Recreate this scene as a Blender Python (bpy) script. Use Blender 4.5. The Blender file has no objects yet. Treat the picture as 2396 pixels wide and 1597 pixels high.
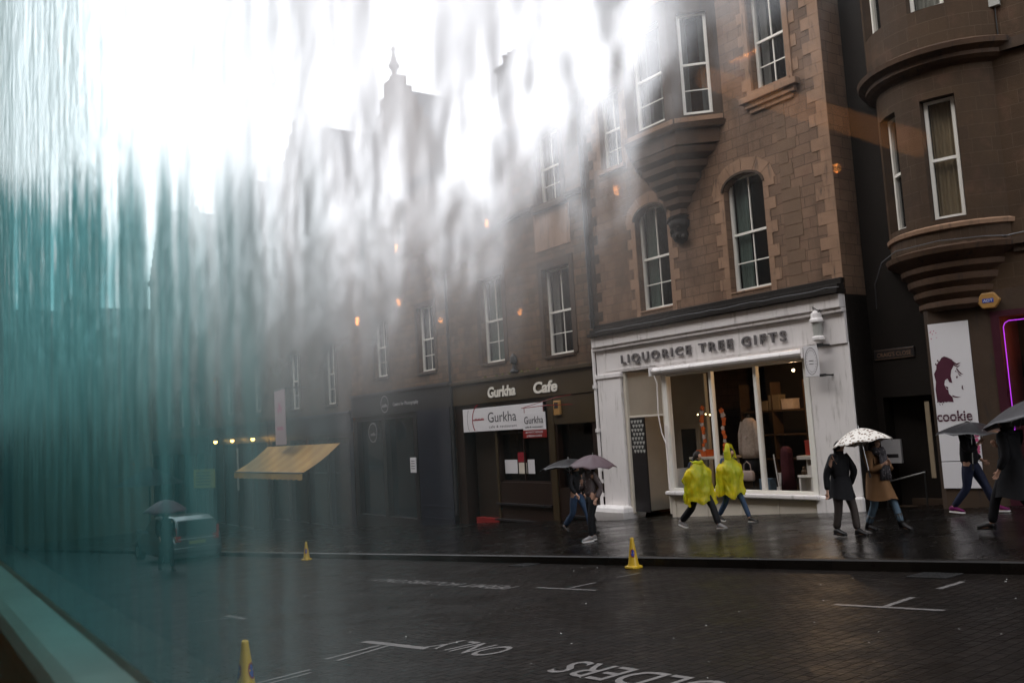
import bpy, math, random
from math import sin, cos, pi, radians, sqrt, atan2
from mathutils import Vector, Matrix, noise as mnoise
random.seed(7)
scene = bpy.context.scene
COL = scene.collection

# ------------------------------------------------------------------ camera
cam_data = bpy.data.cameras.new('camera')
cam = bpy.data.objects.new('camera', cam_data)
COL.objects.link(cam)
cam_data.sensor_width = 36.0
cam_data.lens = 36.0 * 2110 / 2396
cam_data.clip_start = 0.02
cam_data.clip_end = 1500
RX = Vector((0.56744309, 0.82138768, -0.05771148))
DN = Vector((-0.11338097, 0.00852219, -0.99351504))
FW = Vector((-0.81556918, 0.57030663, 0.09796559))
cam.matrix_world = Matrix(((RX.x, -DN.x, -FW.x, 0), (RX.y, -DN.y, -FW.y, 0), (RX.z, -DN.z, -FW.z, 0), (0, 0, 0, 1)))
cam_data.dof.use_dof = True
cam_data.dof.focus_distance = 20.0
cam_data.dof.aperture_fstop = 6.3
scene.camera = cam

# ------------------------------------------------------------------ sky, sun, exposure
SUN_EL, SUN_AZ = radians(38), radians(200)
world = bpy.data.worlds.new('World')
scene.world = world
world.use_nodes = True
wn = world.node_tree
bg = wn.nodes['Background']
sky = wn.nodes.new('ShaderNodeTexSky')
sky.sky_type = 'NISHITA'; sky.sun_disc = False
sky.sun_elevation = SUN_EL; sky.sun_rotation = SUN_AZ
sky.air_density = 1.0; sky.dust_density = 3.0
bwn = wn.nodes.new('ShaderNodeRGBToBW')
mx = wn.nodes.new('ShaderNodeMix'); mx.data_type = 'RGBA'
tintn = wn.nodes.new('ShaderNodeMix'); tintn.data_type = 'RGBA'; tintn.blend_type = 'MULTIPLY'
tintn.inputs[0].default_value = 1.0; tintn.inputs[7].default_value = (1.0, .985, .98, 1)
wn.links.new(sky.outputs[0], bwn.inputs[0])
cloud = wn.nodes.new('ShaderNodeMix'); cloud.data_type = 'RGBA'; cloud.inputs[0].default_value = .75   # even cloud deck over the clear sky
wn.links.new(bwn.outputs[0], cloud.inputs[6]); cloud.inputs[7].default_value = (2.5, 2.5, 2.55, 1)
wn.links.new(cloud.outputs[2], mx.inputs[7])
wn.links.new(sky.outputs[0], mx.inputs[6]); mx.inputs[0].default_value = 0.9
wn.links.new(mx.outputs[2], tintn.inputs[6]); wn.links.new(tintn.outputs[2], bg.inputs[0])
bg.inputs[1].default_value = 0.15
sun_d = bpy.data.lights.new('sun', 'SUN'); sun_d.energy = 0.5; sun_d.angle = radians(30); sun_d.color = (1, .97, .93)
sun = bpy.data.objects.new('sun', sun_d); COL.objects.link(sun)
sun.rotation_euler = (pi/2 - SUN_EL, 0, pi - SUN_AZ + pi)
scene.view_settings.view_transform = 'Standard'
scene.view_settings.look = 'None'
scene.view_settings.exposure = 2.75
scene.view_settings.gamma = 1.0
scene.render.engine = 'CYCLES'
cy = scene.cycles
cy.use_denoising = True
cy.max_bounces = 9; cy.diffuse_bounces = 3; cy.glossy_bounces = 3; cy.transmission_bounces = 7; cy.transparent_max_bounces = 12
cy.sample_clamp_indirect = 6.0
cy.volume_bounces = 0

# ------------------------------------------------------------------ materials
M = {}
def nt_new(name):
    m = bpy.data.materials.new(name); m.use_nodes = True
    t = m.node_tree; b = t.nodes['Principled BSDF']
    return m, t, b
def math_node(t, op, a, b=None):
    n = t.nodes.new('ShaderNodeMath'); n.operation = op
    for i, v in enumerate((a, b)):
        if v is None: continue
        if isinstance(v, (int, float)): n.inputs[i].default_value = v
        else: t.links.new(v, n.inputs[i])
    return n.outputs[0]
def mixc(t, fac, a, b, mode='MIX'):
    n = t.nodes.new('ShaderNodeMix'); n.data_type = 'RGBA'; n.blend_type = mode
    for sock, v in ((n.inputs[0], fac), (n.inputs[6], a), (n.inputs[7], b)):
        if isinstance(v, (int, float)): sock.default_value = v
        elif isinstance(v, tuple): sock.default_value = (*v[:3], 1)
        else: t.links.new(v, sock)
    return n.outputs[2]
def noise_node(t, vec, scale, detail=4, rough=.55):
    n = t.nodes.new('ShaderNodeTexNoise'); n.inputs['Scale'].default_value = scale
    n.inputs['Detail'].default_value = detail; n.inputs['Roughness'].default_value = rough
    if vec is not None: t.links.new(vec, n.inputs['Vector'])
    return n.outputs['Fac']
def ramp(t, fac, a, b):
    n = t.nodes.new('ShaderNodeMapRange'); n.interpolation_type = 'SMOOTHSTEP'
    t.links.new(fac, n.inputs[0]); n.inputs[1].default_value = a; n.inputs[2].default_value = b
    return n.outputs[0]
def objco(t, sc=None):
    c = t.nodes.new('ShaderNodeTexCoord')
    if sc is None: return c.outputs['Object']
    m = t.nodes.new('ShaderNodeMapping'); m.inputs['Scale'].default_value = sc
    t.links.new(c.outputs['Object'], m.inputs[0]); return m.outputs[0]
def plain(name, c, r=.6, var=.25, scale=3.0, bump=.15, metal=0, coat=0, emit=None, es=0, dirt=None, alpha=None):
    """painted / cloth / plastic surface with mottled colour and a faint grain"""
    m, t, b = nt_new(name)
    v = objco(t)
    n1 = noise_node(t, v, scale, 5)
    n2 = noise_node(t, v, scale * 9, 3)
    dark = tuple(x * (1 - var) for x in c)
    col = mixc(t, n1, dark, tuple(min(1, x * (1 + var * .6)) for x in c))
    if dirt:
        st = noise_node(t, objco(t, (6, 6, .9)), 1.1, 6, .7)
        col = mixc(t, ramp(t, st, .52, .75), col, dirt)
    t.links.new(col, b.inputs['Base Color'])
    b.inputs['Metallic'].default_value = metal; b.inputs['Specular IOR Level'].default_value = .5 if (metal or coat or r < .42) else .2
    rr = t.nodes.new('ShaderNodeMapRange'); t.links.new(n2, rr.inputs[0])
    rr.inputs[3].default_value = max(0.02, r * .75); rr.inputs[4].default_value = min(1, r * 1.25)
    t.links.new(rr.outputs[0], b.inputs['Roughness'])
    if coat: b.inputs['Coat Weight'].default_value = coat
    if bump:
        bp = t.nodes.new('ShaderNodeBump'); bp.inputs['Strength'].default_value = bump; bp.inputs['Distance'].default_value = .01
        t.links.new(n2, bp.inputs['Height']); t.links.new(bp.outputs[0], b.inputs['Normal'])
    if emit: b.inputs['Emission Color'].default_value = (*emit, 1); b.inputs['Emission Strength'].default_value = es
    if alpha is not None: b.inputs['Alpha'].default_value = alpha
    M[name] = m; return m

def masonry(name, c1, c2, mortar, bw=.62, bh=.29, mort=.008, bump=.55, soot=.55, sootc=(.038, .024, .015)):
    m, t, b = nt_new(name)
    c = t.nodes.new('ShaderNodeTexCoord'); s = t.nodes.new('ShaderNodeSeparateXYZ'); t.links.new(c.outputs['Object'], s.inputs[0])
    u = math_node(t, 'ADD', s.outputs[0], s.outputs[1])
    jit = noise_node(t, c.outputs['Object'], 1.7, 2)
    cb = t.nodes.new('ShaderNodeCombineXYZ')
    t.links.new(math_node(t, 'ADD', u, math_node(t, 'MULTIPLY', jit, .012)), cb.inputs[0])
    t.links.new(math_node(t, 'ADD', s.outputs[2], math_node(t, 'MULTIPLY', jit, .006)), cb.inputs[1])
    br = t.nodes.new('ShaderNodeTexBrick'); t.links.new(cb.outputs[0], br.inputs['Vector'])
    br.inputs['Scale'].default_value = 1; br.inputs['Brick Width'].default_value = bw; br.inputs['Row Height'].default_value = bh
    br.inputs['Mortar Size'].default_value = mort; br.inputs['Mortar Smooth'].default_value = .3; br.inputs['Bias'].default_value = 0
    br.inputs['Color1'].default_value = (*c1, 1); br.inputs['Color2'].default_value = (*c2, 1); br.inputs['Mortar'].default_value = (*mortar, 1)
    br.offset = .43; br.squash = .72; br.squash_frequency = 3
    big = noise_node(t, c.outputs['Object'], .55, 6, .65)
    stk = noise_node(t, objco(t, (2.2, 2.2, .28)), 1.0, 6, .7)
    fine = noise_node(t, c.outputs['Object'], 22, 4)
    patch = noise_node(t, c.outputs['Object'], 2.3, 3)
    col = mixc(t, .35, br.outputs['Color'], mixc(t, patch, (.5, .36, .24), (.11, .08, .06)), 'MULTIPLY')
    col = mixc(t, math_node(t, 'MULTIPLY', ramp(t, patch, .5, .72), .35), br.outputs['Color'], (.16, .082, .055))
    col = mixc(t, math_node(t, 'MULTIPLY', ramp(t, big, .42, .68), soot), col, sootc)
    col = mixc(t, math_node(t, 'MULTIPLY', ramp(t, stk, .5, .75), soot * .8), col, sootc)
    col = mixc(t, math_node(t, 'MULTIPLY', fine, .35), col, tuple(x * .4 for x in c1))
    t.links.new(col, b.inputs['Base Color'])
    b.inputs['Roughness'].default_value = .7; b.inputs['Specular IOR Level'].default_value = .18
    bp = t.nodes.new('ShaderNodeBump'); bp.inputs['Strength'].default_value = bump; bp.inputs['Distance'].default_value = .02
    h = math_node(t, 'ADD', math_node(t, 'MULTIPLY', br.outputs['Fac'], -1), math_node(t, 'MULTIPLY', fine, .7))
    t.links.new(h, bp.inputs['Height']); t.links.new(bp.outputs[0], b.inputs['Normal'])
    M[name] = m; return m

masonry('stone_warm', (.22, .136, .088), (.165, .104, .069), (.080, .052, .036), bw=.5, bh=.25)
masonry('stone_mid', (.15, .094, .056), (.085, .054, .033), (.028, .019, .013), bw=.5, bh=.24, mort=.010)
masonry('stone_grey', (.10, .072, .050), (.072, .052, .037), (.035, .027, .020), bw=.6, bh=.28, mort=.006)
masonry('stone_right', (.076, .045, .024), (.056, .034, .019), (.10, .068, .044), bw=.7, bh=.28, mort=.006, bump=.4)
plain('dressed', (.27, .165, .105), .75, .45, 1.6, .5, dirt=(.06, .048, .04))
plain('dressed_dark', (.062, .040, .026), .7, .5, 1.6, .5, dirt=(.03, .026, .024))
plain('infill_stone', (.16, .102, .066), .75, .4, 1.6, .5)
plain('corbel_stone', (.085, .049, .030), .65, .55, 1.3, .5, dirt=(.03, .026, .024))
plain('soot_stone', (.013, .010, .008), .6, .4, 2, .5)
plain('white_paint', (.76, .72, .70), .42, .12, 1.2, .2, dirt=(.42, .39, .36))
plain('white_sash', (.80, .77, .70), .4, .1, 2, .1)
plain('cream_wall', (.62, .56, .47), .7, .2, 2)
plain('dark_fascia', (.026, .019, .014), .4, .3, 2)
plain('blue_front', (.011, .013, .024), .35, .3, 2)
plain('charcoal_front', (.016, .014, .015), .4, .3, 2)
plain('brown_front', (.020, .010, .0065), .4, .3, 2)
plain('gold_front', (.050, .034, .017), .45, .3, 2)
plain('red_paint', (.22, .014, .013), .35, .2, 2)
plain('sign_white', (.66, .64, .645), .35, .05, 2, .05)
plain('sign_ink', (.05, .045, .05), .5, .1, 2, 0)
plain('letter_grey', (.13, .12, .12), .4, .15, 3, .05)
plain('letter_cream', (.72, .68, .60), .5, .1, 3, .05)
plain('letter_red', (.26, .02, .03), .5, .1, 3, .05)
plain('faint_letter', (.34, .33, .33), .5, .1, 3, 0)
plain('maroon', (.05, .012, .02), .45, .3, 2)
plain('maroon_print', (.075, .020, .035), .55, .2, 5, 0)
plain('pink_print', (.48, .10, .20), .55, .3, 5, 0)
plain('lead', (.10, .10, .105), .45, .3, 3, metal=.3)
plain('slate', (.04, .043, .048), .45, .35, 4, .5)
plain('moss', (.10, .09, .025), .9, .4, 9)
plain('iron', (.03, .03, .03), .45, .3, 5)
plain('dark_room', (.020, .016, .014), .9, .3, 2)
plain('shop_room', (.055, .045, .038), .8, .3, 2)
plain('curtain', (.38, .38, .35), .8, .2, 9)
plain('curtain_green', (.22, .29, .25), .8, .2, 9)
plain('blind_warm', (.48, .38, .24), .8, .3, 1.5)
plain('blind_pale', (.46, .46, .40), .8, .3, 1.5)
plain('yellow_plastic', (.52, .33, .02), .35, .2, 5)
plain('blue_print', (.03, .06, .30), .5, .1, 5, 0)
plain('road_paint', (.17, .16, .155), .35, .5, 9, .3)
plain('orange_box', (.34, .18, .05), .4, .15, 5)
plain('skin', (.46, .27, .19), .5, .12, 8, 0)
plain('hair_dark', (.02, .014, .011), .5, .4, 20)
plain('black_cloth', (.012, .012, .014), .75, .4, 12, .3)
plain('navy_cloth', (.014, .018, .040), .75, .4, 12, .3)
plain('jeans_pale', (.10, .15, .20), .8, .35, 10, .3)
plain('jeans_blue', (.035, .06, .11), .8, .35, 10, .3)
plain('grey_trouser', (.062, .050, .045), .75, .3, 10, .3)
plain('tan_cloth', (.19, .10, .045), .8, .25, 6, .3)
plain('shoe_black', (.012, .011, .011), .4, .3, 8)
plain('shoe_grey', (.22, .21, .21), .5, .3, 8)
plain('shoe_sole', (.70, .68, .66), .5, .2, 8)
plain('shoe_magenta', (.12, .006, .07), .5, .3, 8)
plain('brolly_black', (.018, .018, .02), .4, .25, 4, .1)
plain('brolly_grey', (.06, .058, .062), .4, .25, 4, .1)
plain('brolly_pink', (.12, .085, .095), .45, .25, 4, .1)
plain('brolly_plum', (.08, .03, .045), .45, .25, 4, .1)
plain('chrome', (.5, .5, .5), .3, .2, 6, 0, metal=1)
plain('fur_cream', (.48, .38, .31), .95, .45, 16, 1.0)
plain('orange_leaf', (.70, .14, .03), .6, .4, 9)
plain('pale_leaf', (.6, .5, .45), .6, .3, 9)
plain('wood', (.09, .055, .032), .5, .35, 5)
plain('kraft', (.22, .17, .11), .7, .2, 5)
plain('white_ware', (.75, .72, .68), .4, .1, 5)
plain('red_ware', (.5, .06, .04), .4, .3, 5)
plain('handbag', (.42, .33, .29), .45, .2, 9, .2)
plain('burgundy_cloth', (.07, .015, .02), .8, .3, 7)
plain('awning_stripe', (.34, .19, .055), .7, .18, 1.5, .2)
plain('awning_cloth', (.40, .24, .075), .7, .18, 1.5, .2)
plain('banner_cloth', (.42, .30, .32), .7, .12, 2, .1)
plain('notice_yellow', (.28, .26, .06), .6, .15, 3, .05)
plain('car_paint', (.10, .115, .12), .25, .08, 2, 0, metal=.5, coat=.6)
plain('car_glass', (.02, .026, .03), .08, .1, 2, 0)
plain('rubber', (.02, .02, .02), .8, .2, 6)
plain('tail_red', (.35, .02, .015), .2, .2, 6, 0)
plain('coach_trim', (.42, .46, .41), .45, .12, 3, .1)
plain('coach_dark', (.012, .014, .014), .7, .2, 3, .1)
plain('coach_teal', (.05, .40, .42), .7, .35, 1.2, .1)
plain('coach_ceiling', (.10, .10, .095), .8, .2, 2, .1)
plain('polished_wood', (.34, .14, .045), .3, .35, 3, .1)
plain('wet_glint', (.6, .6, .58), .5, .2, 6)
def emis(name, c, s):
    m, t, b = nt_new(name); b.inputs['Base Color'].default_value = (*c, 1)
    b.inputs['Emission Color'].default_value = (*c, 1); b.inputs['Emission Strength'].default_value = s
    M[name] = m
emis('lamp_warm', (1, .34, .07), 12)
emis('shop_bulb', (1, .50, .14), 5)
emis('fairy', (1, .75, .3), 2.5)
emis('neon', (.42, .03, .70), .13)
emis('amber_glow', (1, .36, .09), .8)
emis('spot_amber', (1, .50, .10), 4)

# window glass of the buildings: dark, glossy, shows a little of the room
m, t, b = nt_new('pane_glass')
b.inputs['Base Color'].default_value = (.015, .017, .018, 1); b.inputs['Roughness'].default_value = .06
b.inputs['Alpha'].default_value = .42; b.inputs['Specular IOR Level'].default_value = .7
nz = noise_node(t, objco(t), 1.3, 2); bp = t.nodes.new('ShaderNodeBump'); bp.inputs['Strength'].default_value = .1
t.links.new(nz, bp.inputs['Height']); t.links.new(bp.outputs[0], b.inputs['Normal']); M['pane_glass'] = m
m, t, b = nt_new('shop_glass')
b.inputs['Base Color'].default_value = (.01, .01, .01, 1); b.inputs['Roughness'].default_value = .03
b.inputs['Alpha'].default_value = .16; M['shop_glass'] = m

# wet granite setts
def setts(name, base, bw, bh, rot, wet, bump):
    m, t, b = nt_new(name)
    c = t.nodes.new('ShaderNodeTexCoord'); mp = t.nodes.new('ShaderNodeMapping'); mp.inputs['Rotation'].default_value = (0, 0, rot)
    t.links.new(c.outputs['Object'], mp.inputs[0])
    wob = t.nodes.new('ShaderNodeTexNoise'); wob.inputs['Scale'].default_value = .6; t.links.new(c.outputs['Object'], wob.inputs[0])
    va = t.nodes.new('ShaderNodeVectorMath'); va.operation = 'ADD'; t.links.new(mp.outputs[0], va.inputs[0])
    vs = t.nodes.new('ShaderNodeVectorMath'); vs.operation = 'SCALE'; t.links.new(wob.outputs['Color'], vs.inputs[0]); vs.inputs['Scale'].default_value = .12
    t.links.new(vs.outputs[0], va.inputs[1])
    br = t.nodes.new('ShaderNodeTexBrick'); t.links.new(va.outputs[0], br.inputs['Vector']); br.inputs['Scale'].default_value = 1
    br.inputs['Brick Width'].default_value = bw; br.inputs['Row Height'].default_value = bh; br.inputs['Mortar Size'].default_value = .010
    br.inputs['Mortar Smooth'].default_value = .7
    br.inputs['Color1'].default_value = (*base, 1); br.inputs['Color2'].default_value = (*[x * .45 for x in base], 1); br.inputs['Mortar'].default_value = (.008, .007, .006, 1)
    big = noise_node(t, c.outputs['Object'], .35, 5, .6); fine = noise_node(t, c.outputs['Object'], 30, 3)
    col = mixc(t, math_node(t, 'MULTIPLY', big, .7), br.outputs['Color'], tuple(x * .4 for x in base))
    t.links.new(col, b.inputs['Base Color'])
    rr = t.nodes.new('ShaderNodeMapRange'); t.links.new(noise_node(t, c.outputs['Object'], 1.1, 5, .7), rr.inputs[0]); rr.inputs[1].default_value = .3; rr.inputs[2].default_value = .7
    rr.inputs[3].default_value = wet[0]; rr.inputs[4].default_value = wet[1]; t.links.new(rr.outputs[0], b.inputs['Roughness'])
    b.inputs['Specular IOR Level'].default_value = .08 if name == 'setts' else .12
    bp = t.nodes.new('ShaderNodeBump'); bp.inputs['Strength'].default_value = bump; bp.inputs['Distance'].default_value = .02
    mid = noise_node(t, c.outputs['Object'], 7, 3)
    h = math_node(t, 'ADD', math_node(t, 'MULTIPLY', br.outputs['Fac'], -1.6), math_node(t, 'MULTIPLY', mid, .9))
    h = math_node(t, 'ADD', h, math_node(t, 'MULTIPLY', fine, .18))
    t.links.new(h, bp.inputs['Height']); t.links.new(bp.outputs[0], b.inputs['Normal']); M[name] = m
setts('setts', (.016, .0125, .0105), .22, .115, pi / 2 - .04, (.26, .52), 1.0)
setts('flags', (.0075, .0062, .0054), .95, .62, 0, (.12, .34), .30)
setts('kerbstone', (.014, .011, .009), 1.1, 3.0, 0, (.2, .5), .25)

# thin yellow poncho plastic: part cloudy, part clear
m, t, b = nt_new('poncho')
v = objco(t); n1 = noise_node(t, v, 2.2, 4); n2 = noise_node(t, objco(t, (1, 1, .18)), 15, 3)
col = mixc(t, ramp(t, n1, .3, .7), (.95, .72, .02), (.70, .80, .06))
b.inputs['Roughness'].default_value = .22
t.links.new(col, b.inputs['Base Color'])
bp = t.nodes.new('ShaderNodeBump'); bp.inputs['Strength'].default_value = .6; bp.inputs['Distance'].default_value = .05
t.links.new(n2, bp.inputs['Height']); t.links.new(bp.outputs[0], b.inputs['Normal'])
tr = t.nodes.new('ShaderNodeBsdfTranslucent'); t.links.new(col, tr.inputs[0]); t.links.new(bp.outputs[0], tr.inputs['Normal'])
tp = t.nodes.new('ShaderNodeBsdfTransparent'); tp.inputs[0].default_value = (.80, .86, .22, 1)
m1 = t.nodes.new('ShaderNodeMixShader'); m1.inputs[0].default_value = .45; t.links.new(b.outputs[0], m1.inputs[1]); t.links.new(tr.outputs[0], m1.inputs[2])
m2 = t.nodes.new('ShaderNodeMixShader'); t.links.new(math_node(t, 'MULTIPLY', ramp(t, n1, .22, .70), .46), m2.inputs[0])
t.links.new(m1.outputs[0], m2.inputs[1]); t.links.new(tp.outputs[0], m2.inputs[2])
t.links.new(m2.outputs[0], t.nodes['Material Output'].inputs[0]); M['poncho'] = m

# white umbrella with brown leaf print; flecked scarf and top
def print_mat(name, a, bcol, scale, lo, hi, rough=.5):
    m, t, b = nt_new(name)
    vo = t.nodes.new('ShaderNodeTexVoronoi'); vo.inputs['Scale'].default_value = scale; t.links.new(objco(t), vo.inputs[0])
    n = noise_node(t, objco(t), scale * 1.3, 2)
    f = math_node(t, 'ADD', vo.outputs['Distance'], math_node(t, 'MULTIPLY', n, .35))
    t.links.new(mixc(t, ramp(t, f, lo, hi), bcol, a), b.inputs['Base Color']); b.inputs['Roughness'].default_value = rough; M[name] = m
print_mat('leaf_print', (.72, .68, .62), (.16, .10, .06), 17, .50, .58)
print_mat('fleck_print', (.05, .045, .05), (.5, .42, .42), 22, .30, .38, .8)
print_mat('dot_print', (.08, .06, .06), (.28, .25, .26), 18, .32, .40, .8)

# the coach window: a real 6 mm slab. inner side clean, outer side running with rain
def rain_glass():
    m, t, b = nt_new('rain_glass'); t.nodes.remove(b); out = t.nodes['Material Output']
    tc = t.nodes.new('ShaderNodeTexCoord'); s = t.nodes.new('ShaderNodeSeparateXYZ'); t.links.new(tc.outputs['Object'], s.inputs[0])
    X, Z = s.outputs[0], s.outputs[2]
    def comb(a, bz):
        c = t.nodes.new('ShaderNodeCombineXYZ'); t.links.new(a, c.inputs[0]); t.links.new(bz, c.inputs[2]); return c.outputs[0]
    wob = math_node(t, 'MULTIPLY', math_node(t, 'SUBTRACT', noise_node(t, comb(math_node(t, 'MULTIPLY', X, 3), math_node(t, 'MULTIPLY', Z, 14)), 1, 2), .5), .020)
    Xw = math_node(t, 'ADD', X, wob)
    # runs of water: fine and long
    run = noise_node(t, comb(math_node(t, 'MULTIPLY', Xw, 26), math_node(t, 'MULTIPLY', Z, 2.0)), 1, 2, .5)
    run2 = noise_node(t, comb(math_node(t, 'MULTIPLY', Xw, 95), math_node(t, 'MULTIPLY', Z, 9)), 1, 2, .5)
    blob = noise_node(t, comb(math_node(t, 'MULTIPLY', X, 60), math_node(t, 'MULTIPLY', Z, 34)), 1, 3, .5)
    mul = lambda p, q: math_node(t, 'MULTIPLY', p, q)
    add = lambda p, q: math_node(t, 'ADD', p, q)
    inv = lambda p: math_node(t, 'SUBTRACT', 1, p)
    patch = noise_node(t, comb(mul(X, 9), mul(Z, 12)), 1, 3, .6)
    left = math_node(t, 'ADD', math_node(t, 'MULTIPLY', ramp(t, X, -.178, -.225), .84), math_node(t, 'MULTIPLY', ramp(t, X, -.10, -.18), .16))
    far = ramp(t, X, -.30, -1.25)
    zz = add(Z, mul(math_node(t, 'SUBTRACT', patch, .5), .07))
    hgt = ramp(t, zz, .005, .125)
    wet = mul(left, hgt)
    gaps = ramp(t, run, .67, .53)
    # milky film: thick high up, combed by runs
    fog = mul(wet, add(.42, mul(gaps, .52)))
    fog = mul(fog, inv(mul(mul(ramp(t, X, -.36, -.25), inv(ramp(t, add(Z, mul(X, -.05)), .105, .145))), .48)))
    # single runs of water that reach far down: (x, half width, strength, lowest z)
    for x0, wd, st, zl in ((-.452, .013, .16, -.10), (-.228, .006, .05, -.04), (-.62, .012, .08, -.12), (-.345, .007, .05, -.08), (-1.25, .03, .16, -.2), (-1.5, .03, .2, -.2)):
        g = math_node(t, 'ABSOLUTE', math_node(t, 'SUBTRACT', Xw, x0)); g = mul(ramp(t, g, wd, wd * .15), mul(ramp(t, Z, zl, zl + .10), st))
        fog = math_node(t, 'MAXIMUM', fog, g)
    # faint teal veil low on the far part of the pane, striped
    veil = mul(far, add(.045, mul(ramp(t, run, .62, .38), .07)))
    dens = math_node(t, 'MAXIMUM', fog, veil)
    white_run = mul(mul(far, ramp(t, run2, .56, .66)), ramp(t, add(add(Z, mul(X, .16)), mul(math_node(t, 'SUBTRACT', run, .5), .25)), -.05, .03))
    dens = math_node(t, 'MAXIMUM', dens, mul(white_run, .5))
    bp = t.nodes.new('ShaderNodeBump'); bp.inputs['Strength'].default_value = 1; bp.inputs['Distance'].default_value = 1
    blob2 = noise_node(t, comb(mul(X, 26), mul(Z, 15)), 1, 2, .5)
    tilt = mul(mul(Z, TILT), inv(mul(far, .85)))
    calm = inv(mul(mul(ramp(t, Z, .115, .19), inv(far)), .85))
    hh = add(tilt, mul(calm, add(mul(run, .0009), add(mul(blob, .0014), mul(blob2, .0062)))))
    t.links.new(hh, bp.inputs['Height'])
    hi = ramp(t, add(add(Z, mul(X, .27)), mul(math_node(t, 'SUBTRACT', run, .5), .22)), -.05, .05)
    tealness = mul(far, inv(hi))
    tint = mixc(t, tealness, (.97, .98, .98), (.17, .44, .46))
    tint = mixc(t, mul(far, hi), tint, (.88, .95, .96))
    tint = mixc(t, white_run, tint, (.97, .98, .98))
    vcol = mixc(t, tealness, (.95, .96, .97), (.14, .50, .52))
    vcol = mixc(t, white_run, vcol, (.97, .98, .98))
    def mixs(f, p, q):
        n = t.nodes.new('ShaderNodeMixShader')
        if isinstance(f, float): n.inputs[0].default_value = f
        else: t.links.new(f, n.inputs[0])
        t.links.new(p, n.inputs[1]); t.links.new(q, n.inputs[2]); return n.outputs[0]
    def glass(rough, bumped):
        gl = t.nodes.new('ShaderNodeBsdfGlass'); gl.inputs['IOR'].default_value = 1.25; gl.inputs['Roughness'].default_value = rough
        t.links.new(tint, gl.inputs['Color'])
        rf = t.nodes.new('ShaderNodeBsdfRefraction'); rf.inputs['IOR'].default_value = 1.25; rf.inputs['Roughness'].default_value = rough   # coated pane: weak mirror
        t.links.new(tint, rf.inputs['Color'])
        if bumped: t.links.new(bp.outputs[0], gl.inputs['Normal']); t.links.new(bp.outputs[0], rf.inputs['Normal'])
        return mixs(.72, gl.outputs[0], rf.outputs[0])
    tl = t.nodes.new('ShaderNodeBsdfTranslucent'); t.links.new(vcol, tl.inputs[0])
    water = mixs(.22, glass(.24, True), tl.outputs[0])
    haze_veil = t.nodes.new('ShaderNodeBsdfTranslucent'); t.links.new(mixc(t, ramp(t, X, -.38, -.80), (.12, .14, .14), mixc(t, ramp(t, add(Z, mul(X, .06)), -.22, .06), (.018, .055, .057), mixc(t, ramp(t, run2, .40, .62), (.030, .105, .11), (.075, .21, .215)))), haze_veil.inputs[0])  # dim haze veil put into the film colour, teal and darker low down
    gf = mul(mul(ramp(t, X, -.27, -.66), inv(mul(hi, .9))), add(.34, mul(ramp(t, run, .60, .42), .30)))
    gf = mul(gf, add(.95, mul(ramp(t, add(Z, mul(X, .10)), -.20, .02), .15)))
    mist = t.nodes.new('ShaderNodeBsdfTranslucent'); t.links.new(mixc(t, ramp(t, X, -.4, -1.0), (.93, .93, .97), (.55, .85, .86)), mist.inputs[0])
    mf = mul(mul(ramp(t, math_node(t, 'SUBTRACT', add(Z, mul(math_node(t, 'SUBTRACT', patch, .5), .03)), mul(math_node(t, 'MAXIMUM', X, -.48), .25)), .085, .245), ramp(t, X, -.19, -.30)), .34)
    mf = mul(mf, inv(mul(mul(far, inv(hi)), .75)))
    body = mixs(mf, mixs(dens, glass(0, False), water), mist.outputs[0])
    t.links.new(mixs(gf, body, haze_veil.outputs[0]), out.inputs[0]); M['rain_glass'] = m
TILT = -.27
rain_glass()
m, t, b = nt_new('clear_glass'); t.nodes.remove(b)
gl = t.nodes.new('ShaderNodeBsdfGlass'); gl.inputs['IOR'].default_value = 1.25; gl.inputs['Roughness'].default_value = 0
rf = t.nodes.new('ShaderNodeBsdfRefraction'); rf.inputs['IOR'].default_value = 1.25; rf.inputs['Roughness'].default_value = 0
mc = t.nodes.new('ShaderNodeMixShader'); mc.inputs[0].default_value = .72; t.links.new(gl.outputs[0], mc.inputs[1]); t.links.new(rf.outputs[0], mc.inputs[2])
t.links.new(mc.outputs[0], t.nodes['Material Output'].inputs[0]); M['clear_glass'] = m

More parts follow.
